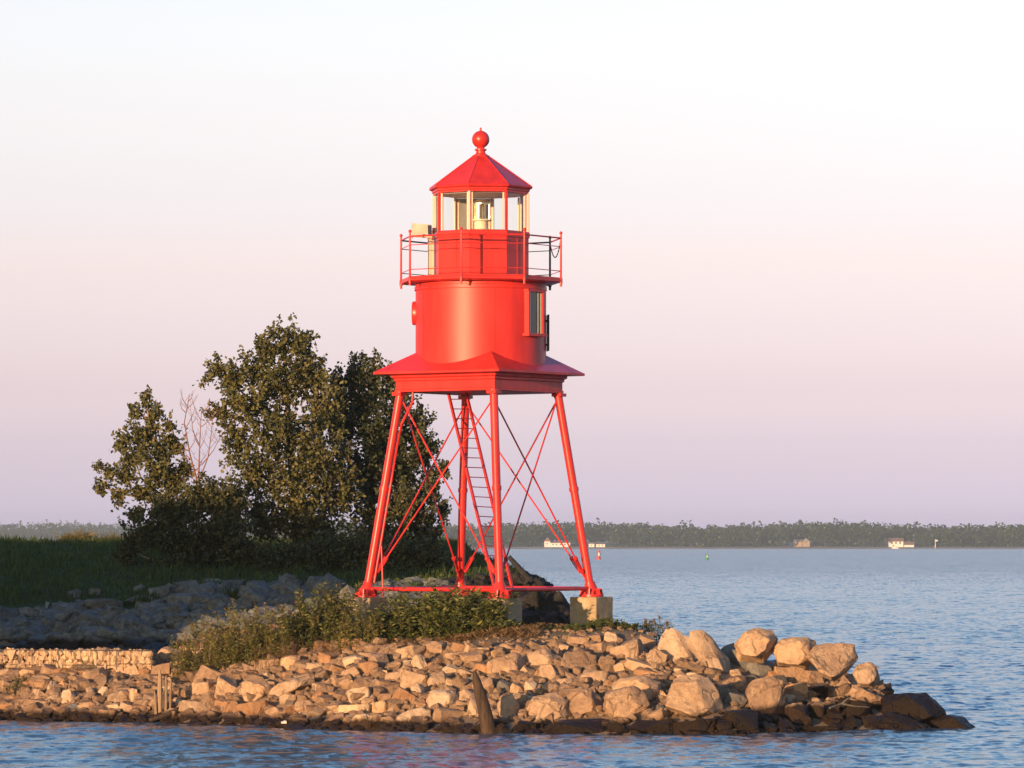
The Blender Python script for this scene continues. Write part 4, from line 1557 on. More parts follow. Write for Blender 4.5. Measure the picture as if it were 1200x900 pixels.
# gabion baskets
wall_px = [(-60, -10), (-10, 22), (22, 68), (68, 113), (113, 136), (136, 178)]
GL = ['stone-filled wire gabion basket at the left edge of the picture', 'narrow gabion basket second from the left edge of the picture',
      'gabion basket ending at the broad dark joint', 'gabion basket right of the broad dark joint',
      'narrow gabion basket with the brightest stones', 'last gabion basket at the right end of the wall, half buried in rubble']
for gi, (p0, p1) in enumerate(wall_px):
    Yw = float(gabion_Y((0.5 * (p0 + p1) - 600) / FPX * 107.5)) - 0.02
    x0, x1 = (p0 - 600) / FPX * Yw, (p1 - 600) / FPX * Yw
    z0, z1 = 0.93, 1.60
    if gi == 5:
        z0 = 1.0
    g = thing('gabion_basket', GL[gi], 'gabion', ((x0 + x1) / 2, Yw + 0.3, z0), 'gabion baskets of the low wall')
    rs = np.random.default_rng(40 + gi)
    P, Sz = [], []
    nx_ = max(3, int((x1 - x0) / 0.115))
    for i in range(nx_):
        for j in range(6):
            for dl_ in range(2):
                P.append((x0 + (i + rs.uniform(0.25, 0.75)) * (x1 - x0) / nx_, Yw + 0.09 + dl_ * 0.2 + rs.uniform(-.03, .03),
                          z0 + (j + rs.uniform(0.25, 0.75)) * (z1 - z0) / 6))
                Sz.append(rs.uniform(0.13, 0.23))
    for i in range(nx_ * 4):
        P.append((rs.uniform(x0 + .05, x1 - .05), rs.uniform(Yw + .05, Yw + .8), z1 - 0.06))
        Sz.append(rs.uniform(0.1, 0.2))
    rubble('stone_fill', P, Sz, ROCK['pale'], g, seed=70 + gi, flat=0.95)['kind'] = 'stuff'
    m = MB()
    m.box(((x0 + x1) / 2, Yw + 0.5, (z0 + z1) / 2 - 0.06), (x1 - x0 - 0.02, 0.7, z1 - z0 - 0.16))
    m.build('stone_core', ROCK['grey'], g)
    m = MB()
    for X in (x0 + 0.012, x1 - 0.012):
        for yy in (Yw - 0.01, Yw + 0.85):
            m.tube([(X, yy, z0), (X, yy, z1 + 0.03)], 0.011, 5)
        for zz in (z0, z1 + 0.03):
            m.tube([(X, Yw - 0.01, zz), (X, Yw + 0.85, zz)], 0.011, 5)
    for zz in (z0, (z0 + z1) / 2, z1 + 0.03):
        m.tube([(x0, Yw - 0.01, zz), (x1, Yw - 0.01, zz)], 0.008, 5)
    k = int((x1 - x0) / 0.16)
    for i in range(1, k):
        X = x0 + (x1 - x0) * i / k
        m.tube([(X, Yw - 0.008, z0), (X, Yw - 0.008, z1 + 0.03)], 0.004, 4)
    m.build('wire_mesh', WIRE, g)

# old timbers
BLACKWOOD = simple_noise_mat('black_driftwood', [(0.3, (0.012, 0.012, 0.012)), (0.7, (0.04, 0.04, 0.042))], 5)
pb, pt = ray_ground(573, 858, 0.05), ray_ground(573, 858, 0.05) + Vector((0, 0, 0))
pt = at(556, 786, pb.y + 0.15)
m = MB()
rings = []
for t, w_ in ((-0.15, 0.17), (0.0, 0.17), (0.3, 0.155), (0.6, 0.135), (0.85, 0.09), (0.97, 0.045), (1.0, 0.02)):
    c_ = pb.lerp(pt, t)
    rings.append([c_ + Vector((w_ * math.cos(a_) * (1 + 0.15 * math.sin(3 * a_ + t * 4)), 0.13 * math.sin(a_), 0)) for a_ in np.linspace(0, 2 * math.pi, 14, endpoint=False)])
m.rings(rings)
po = m.build('leaning_post', OLDWOOD, None, 40)
tag(po, 'dark weathered timber post leaning out of the rocks at the waterline', 'timber post')
sb = ray_ground(191, 836, 0.1)
st_ = thing('timber_stump', 'pale splintered stump of timber standing in the bank below the gabion wall', 'stump', sb)
sp_ = sb.y / FPX
for (dx, w_, top, lean) in ((-3.5, 7, 52, 0), (2.5, 5, 44, 1), (7, 4, 40, 2), (-7, 4, 26, -2)):
    m = MB()
    b0 = sb + Vector((dx * sp_, 0.02 * dx, -0.25))
    rings = []
    for t, k in ((0, 1.2), (0.5, 1.0), (0.85, 0.8), (1.0, 0.25)):
        c_ = b0 + Vector((lean * sp_ * t, 0, (top * sp_ + 0.25) * t))
        rings.append([c_ + Vector((w_ * sp_ * 0.44 * k * math.cos(a_), 0.09 * k * math.sin(a_), 0)) for a_ in np.linspace(0, 2 * math.pi, 7, endpoint=False)])
    m.rings(rings)
    m.build('splinter', PALEWOOD, st_, 35)
m = MB()
p_ = [ray_ground(176, 845, 0.1), ray_ground(198, 838, 0.14), ray_ground(222, 824, 0.15)]
m.tube([q + Vector((0, -0.12, 0.02)) for q in p_], [0.05, 0.06, 0.03], 8)
tag(m.build('driftwood_plank', OLDWOOD, None, 40), 'dark stick of driftwood lying aslant at the foot of the stump', 'driftwood')
m = MB()
p_ = [ray_ground(971, 829, 0.22), ray_ground(985, 824, 0.24), ray_ground(1000, 827, 0.24), ray_ground(1017, 828, 0.2)]
p_ = [q + Vector((0, -0.35, 0.0)) for q in p_]
m.tube(p_, [0.03, 0.026, 0.02, 0.01], 6)
m.tube([p_[1], p_[1] + Vector((0.14, 0.0, 0.12)), p_[1] + Vector((0.3, 0.02, 0.15))], [0.018, 0.014, 0.006], 6)
tag(m.build('driftwood_branch', DRIFT, None, 40), 'thin grey driftwood branch lying on dark rocks near the tip', 'driftwood')
m = MB()
p_ = [at(596, 652, 117.5), at(612, 670, 117.5), at(624, 684, 117.5), at(634, 698, 117.4)]
m.tube(p_, [0.06, 0.08, 0.08, 0.06], 8)
m.tube([p_[2] + Vector((-.1, 0, .05)), at(615, 684, 117.2), at(623, 676, 117.1)], [0.06, 0.05, 0.02], 6)
tag(m.build('driftwood_log', BLACKWOOD, None, 40), 'dark driftwood log with a broken branch lying behind the front leg', 'driftwood')
m = MB()
p0_ = ray_ground(333, 845, 0.18)
m.box(p0_ + Vector((0, -0.1, -0.03)), (0.13, 0.06, 0.05), 0.1)
m.box(p0_ + Vector((0.02, -0.1, 0.005)), (0.08, 0.05, 0.02), 0.1)
tag(m.build('white_litter', WHITE, None, bevel=0.01), 'small white scrap of litter caught on dark rock at the waterline', 'litter')
for i, px in enumerate((110, 115)):
    q = ray_ground(px, 756, 0.05)
    m = MB()
    m.tube([q + Vector((0, 0, -0.1)), q + Vector((0, 0, 0.1)), q + Vector((0, 0, 0.12))], [0.022, 0.022, 0.014], 8)
    tag(m.build('stake', PALEWOOD, None, 40), 'short wooden stake on top of the gabion wall' + (', the left of the pair' if i == 0 else ', the right of the pair'), 'stake', 'stakes on the gabion wall')

# ------------------------------------------------------------------ trees
def crown_leaves(centres, Y, depth_k, n_twig, leaf=(0.075, 0.115), rs=None, twig_len=(0.35, 0.8), up=0.35, per=17, spread=0.06):
    """centres: photo ellipses (px, py, rx, ry[, dY]); leafy twigs that point out of each clump"""
    C, D, N, L, W, T = [], [], [], [], [], []
    twigs = []
    tot = sum(c[2] * c[3] for c in centres)
    for c in centres:
        px, py, rx, ry = c[:4]
        dY = c[4] if len(c) > 4 else 0.0
        o = np.array(at(px, py, Y + dY))
        sc = (Y + dY) / FPX
        ax = np.array([rx * sc, depth_k * 0.5 * (rx + ry) * sc, ry * sc])
        n = max(4, int(n_twig * c[2] * c[3] / tot))
        clump_t = rs.uniform(-0.15, 0.15)
        for _ in range(n):
            d = rs.normal(size=3)
            d /= np.linalg.norm(d)
            r0 = rs.uniform(0.25, 1.0) ** 0.6 * (rs.uniform(1.0, 1.55) if rs.random() < 0.30 else 1.0)
            tl = rs.uniform(*twig_len) * min(1.0, 0.45 + ax[2] / 1.6)
            tip = o + d * ax * r0
            tdir = d * np.array([1, 1, 0.7]) + np.array([0, 0, up + 0.9 * up * rs.random()]) + rs.normal(size=3) * 0.25
            tdir /= np.linalg.norm(tdir)
            start = tip - tdir * tl
            twigs.append((start, tip))
            m = int(per * rs.uniform(0.7, 1.3))
            t = rs.uniform(0.05, 1.05, m)[:, None]
            pts = start + (tip - start) * t + rs.normal(size=(m, 3)) * spread * (1.2 - 0.8 * np.clip(t, 0, 1))
            dd = rs.normal(size=(m, 3)) * 0.8 + tdir * 0.5 + np.array([0, 0, -0.35])
            nm = rs.normal(size=(m, 3)) + np.array([-0.25, -0.5, 0.3])
            C.append(pts)
            D.append(dd)
            N.append(nm)
            L.append(rs.uniform(leaf[0], leaf[1], m))
            W.append(rs.uniform(leaf[0], leaf[1], m) * 0.85)
            T.append(np.clip(rs.normal(0.45 + clump_t, 0.22, m), 0, 1))
    return [np.concatenate(a_) for a_ in (C, D, N, L, W, T)], twigs


def limb(m, p, q, r0, r1, n=7, sag=0.12, seg=5, rs=rng):
    p, q = Vector(p), Vector(q)
    pts = []
    bend = Vector(rs.normal(size=3)) * (q - p).length * sag * 0.5
    for i in range(seg + 1):
        t = i / seg
        pts.append(p.lerp(q, t) + bend * math.sin(math.pi * t) + Vector((0, 0, -0.15 * (q - p).length * math.sin(math.pi * t) * 0.4)))
    m.tube(pts, [r0 + (r1 - r0) * i / seg for i in range(seg + 1)], n)


def tree(name, label, cat, base, Y, trunk_px, centres, n_twig, mat, r0=0.16, depth_k=1.0, seed=0, group=None, trunks=None, **kw):
    rs = np.random.default_rng(seed)
    b = at(base[0], base[1], Y)
    b.z = float(ground(b.x, b.y)) - 0.05
    t = thing(name, label, cat, b, group)
    arrs, twigs = crown_leaves(centres, Y, depth_k, n_twig, rs=rs, **kw)
    leaf_mesh('crown', *arrs, mat, t)
    m = MB()
    for ti, path in enumerate(trunk_px):
        pts = [b] if ti == 0 else []
        pts += [at(x, y, Y + (0.3 * ti if ti else 0)) for x, y in path]
        rad = [r0 * (1 - 0.75 * i / (len(pts) - 1)) * (1 if ti == 0 else 0.55) for i in range(len(pts))]
        m.tube(pts, rad, 9)
    allp = [at(x, y, Y) for path in trunk_px for x, y in path]
    for c in centres:
        o = at(c[0], c[1] + c[3] * 0.3, Y + (c[4] if len(c) > 4 else 0))
        near = [p for p in allp if p.z < o.z + 0.1] or allp
        s = min(near, key=lambda p: (p - o).length)
        limb(m, s, o, r0 * 0.30, 0.018, rs=rs)
    for (s, e) in twigs[::3]:
        m.tube([s, e], [0.011, 0.004], 4)
    m.build('trunk', BARK, t, 60)
    return t


YT = 128.0
tree('poplar_tree', 'tallest tree with pale forked trunk and loose leafy top behind the lighthouse', 'tree', (348, 668), YT,
     [[(348, 620), (343, 560), (338, 500), (336, 450), (333, 410)], [(343, 560), (365, 510), (372, 460)], [(338, 510), (305, 470), (285, 440)], [(348, 600), (395, 560), (405, 520)]],
     [(333, 392, 22, 22), (314, 404, 20, 20, -0.3), (354, 400, 20, 22), (301, 425, 24, 24), (364, 430, 30, 28, 0.3), (255, 424, 12, 13), (272, 438, 26, 22, -0.2), (246, 438, 10, 8),
      (335, 440, 38, 32), (290, 465, 36, 28, -0.6), (262, 480, 16, 12, -0.3), (246, 482, 11, 7, -0.3), (380, 470, 32, 36, 0.2), (275, 505, 24, 22, -0.6), (325, 500, 46, 36, -0.9), (372, 520, 40, 38, -0.6),
      (300, 545, 40, 34, -1.0), (345, 565, 44, 36, -1.1), (395, 565, 36, 38, -0.4), (315, 600, 44, 32, -0.8), (370, 612, 44, 32, -0.7)],
     1350, LEAF_TREE, 0.17, 0.95, 21, leaf=(0.085, 0.15), up=0.55, twig_len=(0.4, 1.0))
tree('willow_tree', 'dark dense tree with upright shoots directly behind the left lighthouse leg', 'tree', (437, 666), YT + 2,
     [[(437, 620), (433, 560), (428, 500), (424, 450)], [(433, 560), (468, 520), (478, 490)], [(437, 600), (485, 590), (500, 570)]],
     [(418, 428, 16, 20), (436, 426, 16, 20), (398, 445, 16, 20), (458, 436, 15, 16), (425, 455, 36, 26), (468, 460, 22, 22), (402, 490, 30, 30, -0.4), (446, 490, 38, 34, -0.5), (488, 492, 22, 26),
      (498, 520, 20, 20), (470, 530, 36, 34, -0.4), (505, 555, 18, 20), (520, 545, 9, 10), (430, 540, 40, 36, -0.9), (485, 580, 34, 34, -0.5), (519, 592, 10, 16), (445, 590, 44, 34, -1.0), (500, 618, 22, 22), (460, 630, 46, 24, -0.8)],
     1500, LEAF_TREE2, 0.15, 0.9, 22, leaf=(0.08, 0.14), up=0.8, twig_len=(0.4, 1.0))
tree('poplar_tree', 'smaller airy tree leaning left at the left end of the clump', 'tree', (208, 665), YT - 1,
     [[(207, 630), (200, 590), (188, 545), (176, 500), (171, 470)], [(200, 590), (165, 560), (130, 562)], [(190, 550), (205, 525), (203, 505)]],
     [(172, 464, 9, 14), (160, 478, 11, 10), (181, 482, 11, 13), (166, 502, 24, 18), (143, 512, 14, 12), (207, 516, 13, 12), (218, 542, 12, 12), (196, 494, 10, 12), (190, 520, 22, 18), (157, 528, 20, 16), (182, 545, 28, 18, -0.4), (150, 552, 18, 14), (128, 550, 12, 9), (116, 543, 8, 6), (117, 568, 12, 7),
      (140, 575, 14, 10), (170, 572, 24, 14, -0.3), (205, 560, 22, 18, -0.3), (190, 592, 26, 16, -0.4), (160, 598, 16, 10)],
     400, LEAF_TREE, 0.09, 0.9, 23, spread=0.07, leaf=(0.085, 0.15), up=0.5, twig_len=(0.45, 1.0))
tree('shrub', 'dark dense undergrowth shrub below the smaller leaning tree', 'shrub', (220, 668), YT - 2.5,
     [[(222, 640), (226, 610)], [(222, 640), (180, 620)], [(222, 645), (262, 605)]],
     [(205, 600, 32, 22), (240, 580, 30, 26), (268, 585, 26, 28), (175, 622, 28, 18), (152, 640, 18, 14), (145, 650, 12, 12), (215, 630, 44, 24, -0.3), (265, 622, 40, 28, -0.3), (230, 655, 50, 18, -0.4), (285, 650, 36, 22, -0.2)],
     1400, LEAF_TREE2, 0.06, 0.9, 24)
tree('shrub', 'dark low undergrowth shrub at the foot of the trees between trunk and lighthouse', 'shrub', (400, 680), YT - 4,
     [[(400, 660), (402, 640)], [(400, 665), (350, 650)], [(400, 665), (460, 650)]],
     [(335, 655, 36, 22), (378, 648, 36, 24), (420, 645, 38, 28), (462, 650, 34, 24), (500, 650, 24, 18), (445, 668, 50, 16, -0.4), (350, 672, 40, 12, -0.3), (515, 662, 16, 14)],
     1300, LEAF_TREE2, 0.05, 0.9, 25)

# the bare reddish sapling between the two crowns
rs = np.random.default_rng(77)
b0 = at(232, 640, YT - 1.5)
bt = thing('bare_sapling', 'leafless reddish dead sapling sticking up between the two crowns', 'dead tree', (b0.x, b0.y, float(ground(b0.x, b0.y))))


def bare(path, r, depth=0):
    m = MB()
    pts = [at(x, y, YT - 1.5) for x, y in path]
    m.tube(pts, [r * (1 - 0.75 * i / (len(pts) - 1)) for i in range(len(pts))], 6)
    for i in range(1, len(pts) - 1):
        for s in (-1, 1):
            for _ in range(2):
                p = pts[i].lerp(pts[i + 1], rs.random())
                ln = rs.uniform(0.25, 0.75)
                q = p + Vector((s * rs.uniform(0.25, 0.6), rs.uniform(-0.4, 0.4), rs.uniform(0.5, 1.0))).normalized() * ln
                mid = p.lerp(q, 0.5) + Vector((s * 0.03, 0, -0.03))
                m.tube([p, mid, q], [r * 0.33, r * 0.25, r * 0.10], 4)
                for _ in range(2):
                    a_ = p.lerp(q, rs.uniform(0.3, 0.8))
                    m.tube([a_, a_ + Vector((rs.uniform(-.2, .2), rs.uniform(-.2, .2), rs.uniform(0.05, 0.3)))], [r * 0.16, r * 0.06], 4)
    m.build('branch', DEADWOOD, bt, 60)


bare([(232, 645), (232, 590), (230, 560), (222, 530), (216, 495), (222, 462)], 0.040)
bare([(232, 590), (233, 555), (234, 520), (236, 482)], 0.036)
bare([(231, 570), (244, 535), (248, 505), (250, 485)], 0.022)
bare([(234, 522), (226, 505), (223, 475)], 0.018)
bare([(236, 545), (250, 528), (258, 512)], 0.018)


# ------------------------------------------------------------------ weeds and bushes on the spit
def bush(name, label, cat, prof, base_py, Y, n, mat, depth=0.9, leaf=(0.07, 0.12), ratio=0.28, per=22, lean=0.2, head=None, group=None, seed=0, stem_mat=None, lo=0.1):
    """prof: list of (px, top_py); shoots with alternate narrow leaves"""
    rs = np.random.default_rng(seed)
    xs = [p[0] for p in prof]
    ts = [p[1] for p in prof]
    mid = at(0.5 * (xs[0] + xs[-1]), base_py, Y)
    mid.z = float(ground(mid.x, mid.y))
    t = thing(name, label, cat, mid, group)
    sc = Y / FPX
    C, D, N, L, W, T = [], [], [], [], [], []
    HC, HD, HN, HL, HW, HT = [], [], [], [], [], []
    m = MB()
    for _ in range(n):
        px = rs.uniform(xs[0], xs[-1])
        y = Y + rs.uniform(-0.5, 0.5) * depth
        x = (px - 600) / FPX * Y
        z0 = float(ground(x, y)) - 0.03
        top = CAM_H - (np.interp(px, xs, ts) - HOR) * sc
        hgt = max(0.15, (top - z0) * rs.uniform(0.42, 1.06) * (0.88 + 0.16 * math.sin(px * 0.22 + seed) + 0.08 * math.sin(px * 0.61 + y * 3)))
        ld = np.array([rs.normal() * lean, rs.normal() * lean, 0]) * hgt
        p0 = np.array([x, y, z0])
        p1 = p0 + ld * 0.35 + np.array([0, 0, hgt * 0.55])
        p2 = p0 + ld + np.array([0, 0, hgt])
        m.tube([p0, p1, p2], [0.007, 0.005, 0.003] if stem_mat is None else [0.004, 0.003, 0.002], 4)
        k = max(4, int(per * hgt / 0.9 * rs.uniform(0.7, 1.2)))
        tt = rs.uniform(lo, 1.0, k)[:, None]
        pos = np.where(tt < 0.55, p0 + (p1 - p0) * tt / 0.55, p1 + (p2 - p1) * (tt - 0.55) / 0.45)
        an = rs.uniform(0, 2 * math.pi, k)
        up = rs.uniform(0.0, 0.9, k)
        d = np.stack([np.cos(an), np.sin(an), up], -1)
        C.append(pos + d * 0.01)
        D.append(d)
        N.append(np.stack([-np.cos(an) * 0.5, -np.sin(an) * 0.5, np.ones(k) * 0.5], -1) + rs.normal(size=(k, 3)) * 0.8)
        l_ = rs.uniform(leaf[0], leaf[1], k)
        L.append(l_)
        W.append(l_ * ratio * rs.uniform(0.8, 1.3, k))
        T.append(np.clip(rs.normal(0.45, 0.2, k) + 0.15 * (tt[:, 0] - 0.5), 0, 1))
        if head and rs.random() < head[1]:
            q = 12
            an = rs.uniform(0, 2 * math.pi, q)
            d = np.stack([np.cos(an) * 0.7, np.sin(an) * 0.7, rs.uniform(0.4, 1.2, q)], -1)
            HC.append(p2 + (p2 - p1) * rs.uniform(-0.25, 0.1, q)[:, None])
            HD.append(d)
            HN.append(rs.normal(size=(q, 3)))
            HL.append(rs.uniform(0.04, 0.09, q))
            HW.append(rs.uniform(0.012, 0.03, q))
            HT.append(rs.uniform(0, 1, q))
    m.build('stems', stem_mat or STEMM, t)
    leaf_mesh('foliage', *[np.concatenate(a_) for a_ in (C, D, N, L, W, T)], mat, t)
    if HC:
        leaf_mesh('blossoms', *[np.concatenate(a_) for a_ in (HC, HD, HN, HL, HW, HT)], head[0], t)
    return t


bush('weed_clump', 'reddish low weeds at the left end of the scrub on the spit', 'weeds', [(203, 752), (215, 735), (235, 716), (258, 722), (280, 716)], 768, 107.2, 130, LEAF_WEED, 1.2, (0.05, 0.10), 0.32, 40, head=(LEAF_DRY, 0.5), seed=1)
bush('weed_clump', 'yellow-green weeds between the reddish weeds and the tall weeds', 'weeds', [(258, 722), (275, 713), (300, 712), (325, 715), (345, 712)], 765, 107.2, 170, LEAF_WEED, 1.2, (0.05, 0.11), 0.32, 44, head=(LEAF_DRY, 0.25), seed=2)
bush('tall_weeds', 'tallest olive weeds rising left of the left pier', 'weeds', [(332, 718), (348, 698), (365, 692), (382, 680), (396, 686), (410, 700)], 762, 107.5, 190, LEAF_SHRUB, 1.1, (0.08, 0.16), 0.30, 38, head=(LEAF_DRY, 0.35), seed=3)
bush('weed_clump', 'sunlit yellowish weeds in front of the left pier', 'weeds', [(398, 722), (412, 712), (430, 716), (446, 722)], 765, 106.6, 100, LEAF_WEED, 0.9, (0.06, 0.12), 0.32, 40, head=(LEAF_DRY, 0.3), seed=4)
bush('willow_bush', 'dark green bush between the left pier and the leafy bush', 'bush', [(436, 718), (455, 706), (480, 698), (505, 700), (530, 704)], 765, 107.2, 230, LEAF_SHRUB, 1.3, (0.10, 0.19), 0.30, 40, seed=5)
bush('willow_bush', 'bright leafy bush in front of the front pier', 'bush', [(500, 706), (520, 694), (545, 690), (572, 693), (590, 702), (600, 722), (606, 738)], 765, 106.8, 290, LEAF_SHRUB, 1.2, (0.12, 0.21), 0.30, 42, seed=6)
bush('dry_grass', 'tawny dry grass tuft below the front pier', 'dry grass', [(530, 752), (555, 740), (590, 736), (615, 738), (632, 750)], 772, 106.2, 240, LEAF_DRY, 0.9, (0.12, 0.28), 0.05, 9, head=(LEAF_DRY, 0.5), seed=7, stem_mat=LEAF_DRY, lo=0.0)
bush('dry_grass', 'tawny dry grass along the foot of the dark green bush', 'dry grass', [(425, 756), (460, 750), (500, 750), (540, 752)], 772, 106.0, 160, LEAF_DRY, 0.6, (0.1, 0.22), 0.05, 9, seed=8, stem_mat=LEAF_DRY, lo=0.0)
bush('dry_grass', 'rusty dry grass at the foot of the tall weeds', 'dry grass', [(295, 752), (320, 744), (350, 745), (400, 752)], 770, 106.2, 130, LEAF_DRY, 0.6, (0.1, 0.2), 0.05, 9, seed=9, stem_mat=LEAF_DRY, lo=0.0)
bush('low_bush', 'low green bush at the foot of the right pier', 'bush', [(664, 744), (685, 728), (705, 722), (724, 724), (745, 738)], 752, 106.9, 230, LEAF_GREENW, 0.9, (0.07, 0.13), 0.35, 36, seed=10)
bush('weed_clump', 'sparse dry weeds standing between the two piers', 'weeds', [(628, 752), (645, 742), (662, 738), (672, 742)], 762, 107.4, 70, LEAF_GREENW, 0.8, (0.05, 0.11), 0.22, 18, head=(LEAF_DRY, 0.4), seed=11)
bush('weed_clump', 'thin grassy weeds against the water behind the pointed boulder', 'weeds', [(742, 738), (762, 724), (775, 718), (790, 724), (802, 742)], 752, 107.5, 110, LEAF_GREENW, 0.7, (0.08, 0.18), 0.10, 14, head=(LEAF_DRY, 0.25), seed=12)
bush('sapling', 'slender leafy sapling seen through the bracing above the tie bar, left one of two', 'sapling', [(455, 672), (466, 658), (476, 668)], 712, 109.0, 14, LEAF_GREENW, 0.3, (0.09, 0.16), 0.3, 16, seed=13, lo=0.35)
bush('sapling', 'slender leafy sapling seen through the bracing, right and taller one of two', 'sapling', [(490, 668), (496, 654), (512, 664)], 712, 109.0, 18, LEAF_GREENW, 0.3, (0.09, 0.16), 0.3, 16, seed=14, lo=0.35)
bush('green_weeds', 'patch of green weeds at the foot of the gabion wall', 'weeds', [(2, 800), (20, 794), (40, 797), (58, 802)], 815, 106.7, 130, LEAF_GREENW, 0.9, (0.05, 0.1), 0.3, 26, seed=15)
bush('green_weeds', 'small green tuft under the narrow gabion basket', 'weeds', [(88, 794), (100, 786), (114, 792)], 800, 107.2, 60, LEAF_GREENW, 0.4, (0.05, 0.1), 0.3, 22, seed=16)
bush('reeds', 'ochre sunlit reeds on the skyline of the grassy mound', 'reeds', [(72, 632), (82, 625), (96, 621), (106, 625), (112, 632)], 636, 147.0, 240, LEAF_REED, 2.0, (0.2, 0.4), 0.06, 12, seed=17, stem_mat=LEAF_REED, lo=0.2)
bush('reeds', 'small yellowish tuft on the skyline close to the leaning tree', 'reeds', [(118, 632), (128, 624), (138, 626), (144, 632)], 636, 146.0, 110, LEAF_REED, 1.5, (0.2, 0.35), 0.06, 12, seed=18, stem_mat=LEAF_GRASS, lo=0.2)

# grass on the mound
rs = np.random.default_rng(5)
n = 72000
gx_ = rs.uniform(-21, 1.5, n)
gy_ = 117.5 + (rs.random(n) ** 1.3) * 36
gz_ = ground(gx_, gy_)
ok = (gz_ > np.interp(gx_, [-12, -10.5, -9.2, -7], [2.1, 2.2, 2.8, 2.85]) + 0.25 * np.sin(gx_ * 1.9) + 0.2 * np.sin(gx_ * 5.3)) & (gx_ > -gy_ * 0.135)
gx_, gy_, gz_ = gx_[ok], gy_[ok], gz_[ok]
n = len(gx_)
clump = 0.5 + 0.5 * np.sin(gx_ * 2.3 + np.sin(gy_ * 1.1) * 2) * np.sin(gy_ * 0.9 + gx_)
d = np.stack([rs.normal(0, 0.28, n), rs.normal(0, 0.28, n), np.ones(n)], -1)
nm = np.stack([rs.normal(0, 1, n), rs.normal(-0.5, 1, n), rs.normal(0, 0.3, n)], -1)
o = leaf_mesh('grass', np.stack([gx_, gy_, gz_ - 0.02], -1), d, nm, rs.uniform(0.14, 0.30, n) * (0.5 + 1.1 * clump ** 2), rs.uniform(0.018, 0.045, n), np.clip(rs.normal(0.45, 0.2, n), 0, 1), LEAF_GRASS)
tag(o, kind='stuff')

# ------------------------------------------------------------------ far shore
def shore_Y(px):
    return np.interp(px, [-1100, 300, 520, 2200], [4580, 4450, 3360, 3360])


m = MB()
cols = list(range(-1100, 2201, 25))
rows = [(-6, -0.4), (4, 0.5), (22, 1.1), (60, 2.0), (420, 6.0), (470, -1)]
vs, fs = [], []
for px in cols:
    Y = float(shore_Y(px))
    for (dY, z) in rows:
        wob = 3.5 * math.sin(px * 0.11) + 2.5 * math.sin(px * 0.037)
        vs.append(((px - 600) / FPX * (Y + dY), Y + dY + (wob if dY < 100 else 0), z))
k = len(rows)
for i in range(len(cols) - 1):
    for j in range(k - 1):
        fs.append((i * k + j, (i + 1) * k + j, (i + 1) * k + j + 1, i * k + j + 1))
m.add(vs, fs)
tag(m.build('far_shore', SAND), kind='structure')

rs = np.random.default_rng(9)
C, D, N, L, W, T = [], [], [], [], [], []
HOUSE_GAPS = [(636, 668), (686, 714), (925, 950), (1036, 1074)]
for row in range(9):
    px = -1050.0
    while px < 2150:
        px += rs.uniform(3.5, 9.0)
        if row < 3 and any(a_ - 2 < px < b_ + 2 for a_, b_ in HOUSE_GAPS):
            continue
        Y = float(shore_Y(px)) + 26 + row * 20 + rs.uniform(-9, 9)
        x = (px - 600) / FPX * Y
        far = Y > 4000
        hgt = rs.uniform(9.0, 12.3) + row * 0.55 + 1.5 * math.sin(px * 0.021) + (4.5 if far else 0)
        if rs.random() < 0.10:
            hgt += rs.uniform(1.5, 5)
        conif = rs.random() < 0.45
        rad = hgt * (rs.uniform(0.16, 0.22) if conif else rs.uniform(0.24, 0.36))
        q = 44 if row < 4 else 64
        u = rs.uniform(0.02 if row < 3 else 0.2, 1, q)
        an = rs.uniform(0, 2 * math.pi, q)
        if conif:
            rr = rad * (1.04 - u) * rs.uniform(0.5, 1.1, q)
        else:
            rr = rad * np.sqrt(np.clip(1 - ((u - 0.55) / 0.5) ** 2, 0.03, 1)) * rs.uniform(0.4, 1.1, q)
        C.append(np.stack([x + rr * np.cos(an), Y + rr * np.sin(an), 1.0 + row * 0.35 + u * hgt], -1))
        D.append(np.stack([np.cos(an), np.sin(an), rs.uniform(-0.5, 0.5, q) + (0.2 if conif else 0.4)], -1))
        N.append(np.stack([np.cos(an) * 0.5, np.sin(an) * 0.5 - 0.4, np.ones(q) * 0.7], -1) + rs.normal(size=(q, 3)) * 0.5)
        s = rs.uniform(1.3, 2.7, q)
        L.append(s)
        W.append(s * rs.uniform(0.7, 1.1, q))
        T.append(np.clip(rs.normal(0.25 if conif else 0.55, 0.12) + rs.normal(0, 0.10, q), 0, 1))
o = leaf_mesh('far_woods', *[np.concatenate(a_) for a_ in (C, D, N, L, W, T)], LEAF_FAR)
tag(o, kind='stuff')


def house_block(m_wall, m_roof, px0, px1, y_eave, y_ridge, Y, deep=8.0, gable='x', z0=1.2):
    x0, x1 = (px0 - 600) / FPX * Y, (px1 - 600) / FPX * Y
    ze, zr = at(0, y_eave, Y).z, at(0, y_ridge, Y).z
    m_wall.box(((x0 + x1) / 2, Y + deep / 2, (z0 + ze) / 2), (x1 - x0, deep, ze - z0))
    ov = 0.5
    if gable == 'x':        # ridge runs along x
        a_ = [(x0 - ov, Y - ov, ze), (x0 - ov, Y + deep + ov, ze), (x0 - ov, Y + deep / 2, zr)]
        b_ = [(x1 + ov, y_, z_) for _, y_, z_ in a_]
    else:                   # gable end faces the water
        a_ = [(x0 - ov, Y - ov, ze), (x1 + ov, Y - ov, ze), ((x0 + x1) / 2, Y - ov, zr)]
        b_ = [(x_, Y + deep + ov, z_) for x_, _, z_ in a_]
    m_roof.add(a_ + b_, [(0, 1, 2), (5, 4, 3), (0, 3, 4, 1), (1, 4, 5, 2), (2, 5, 3, 0)])


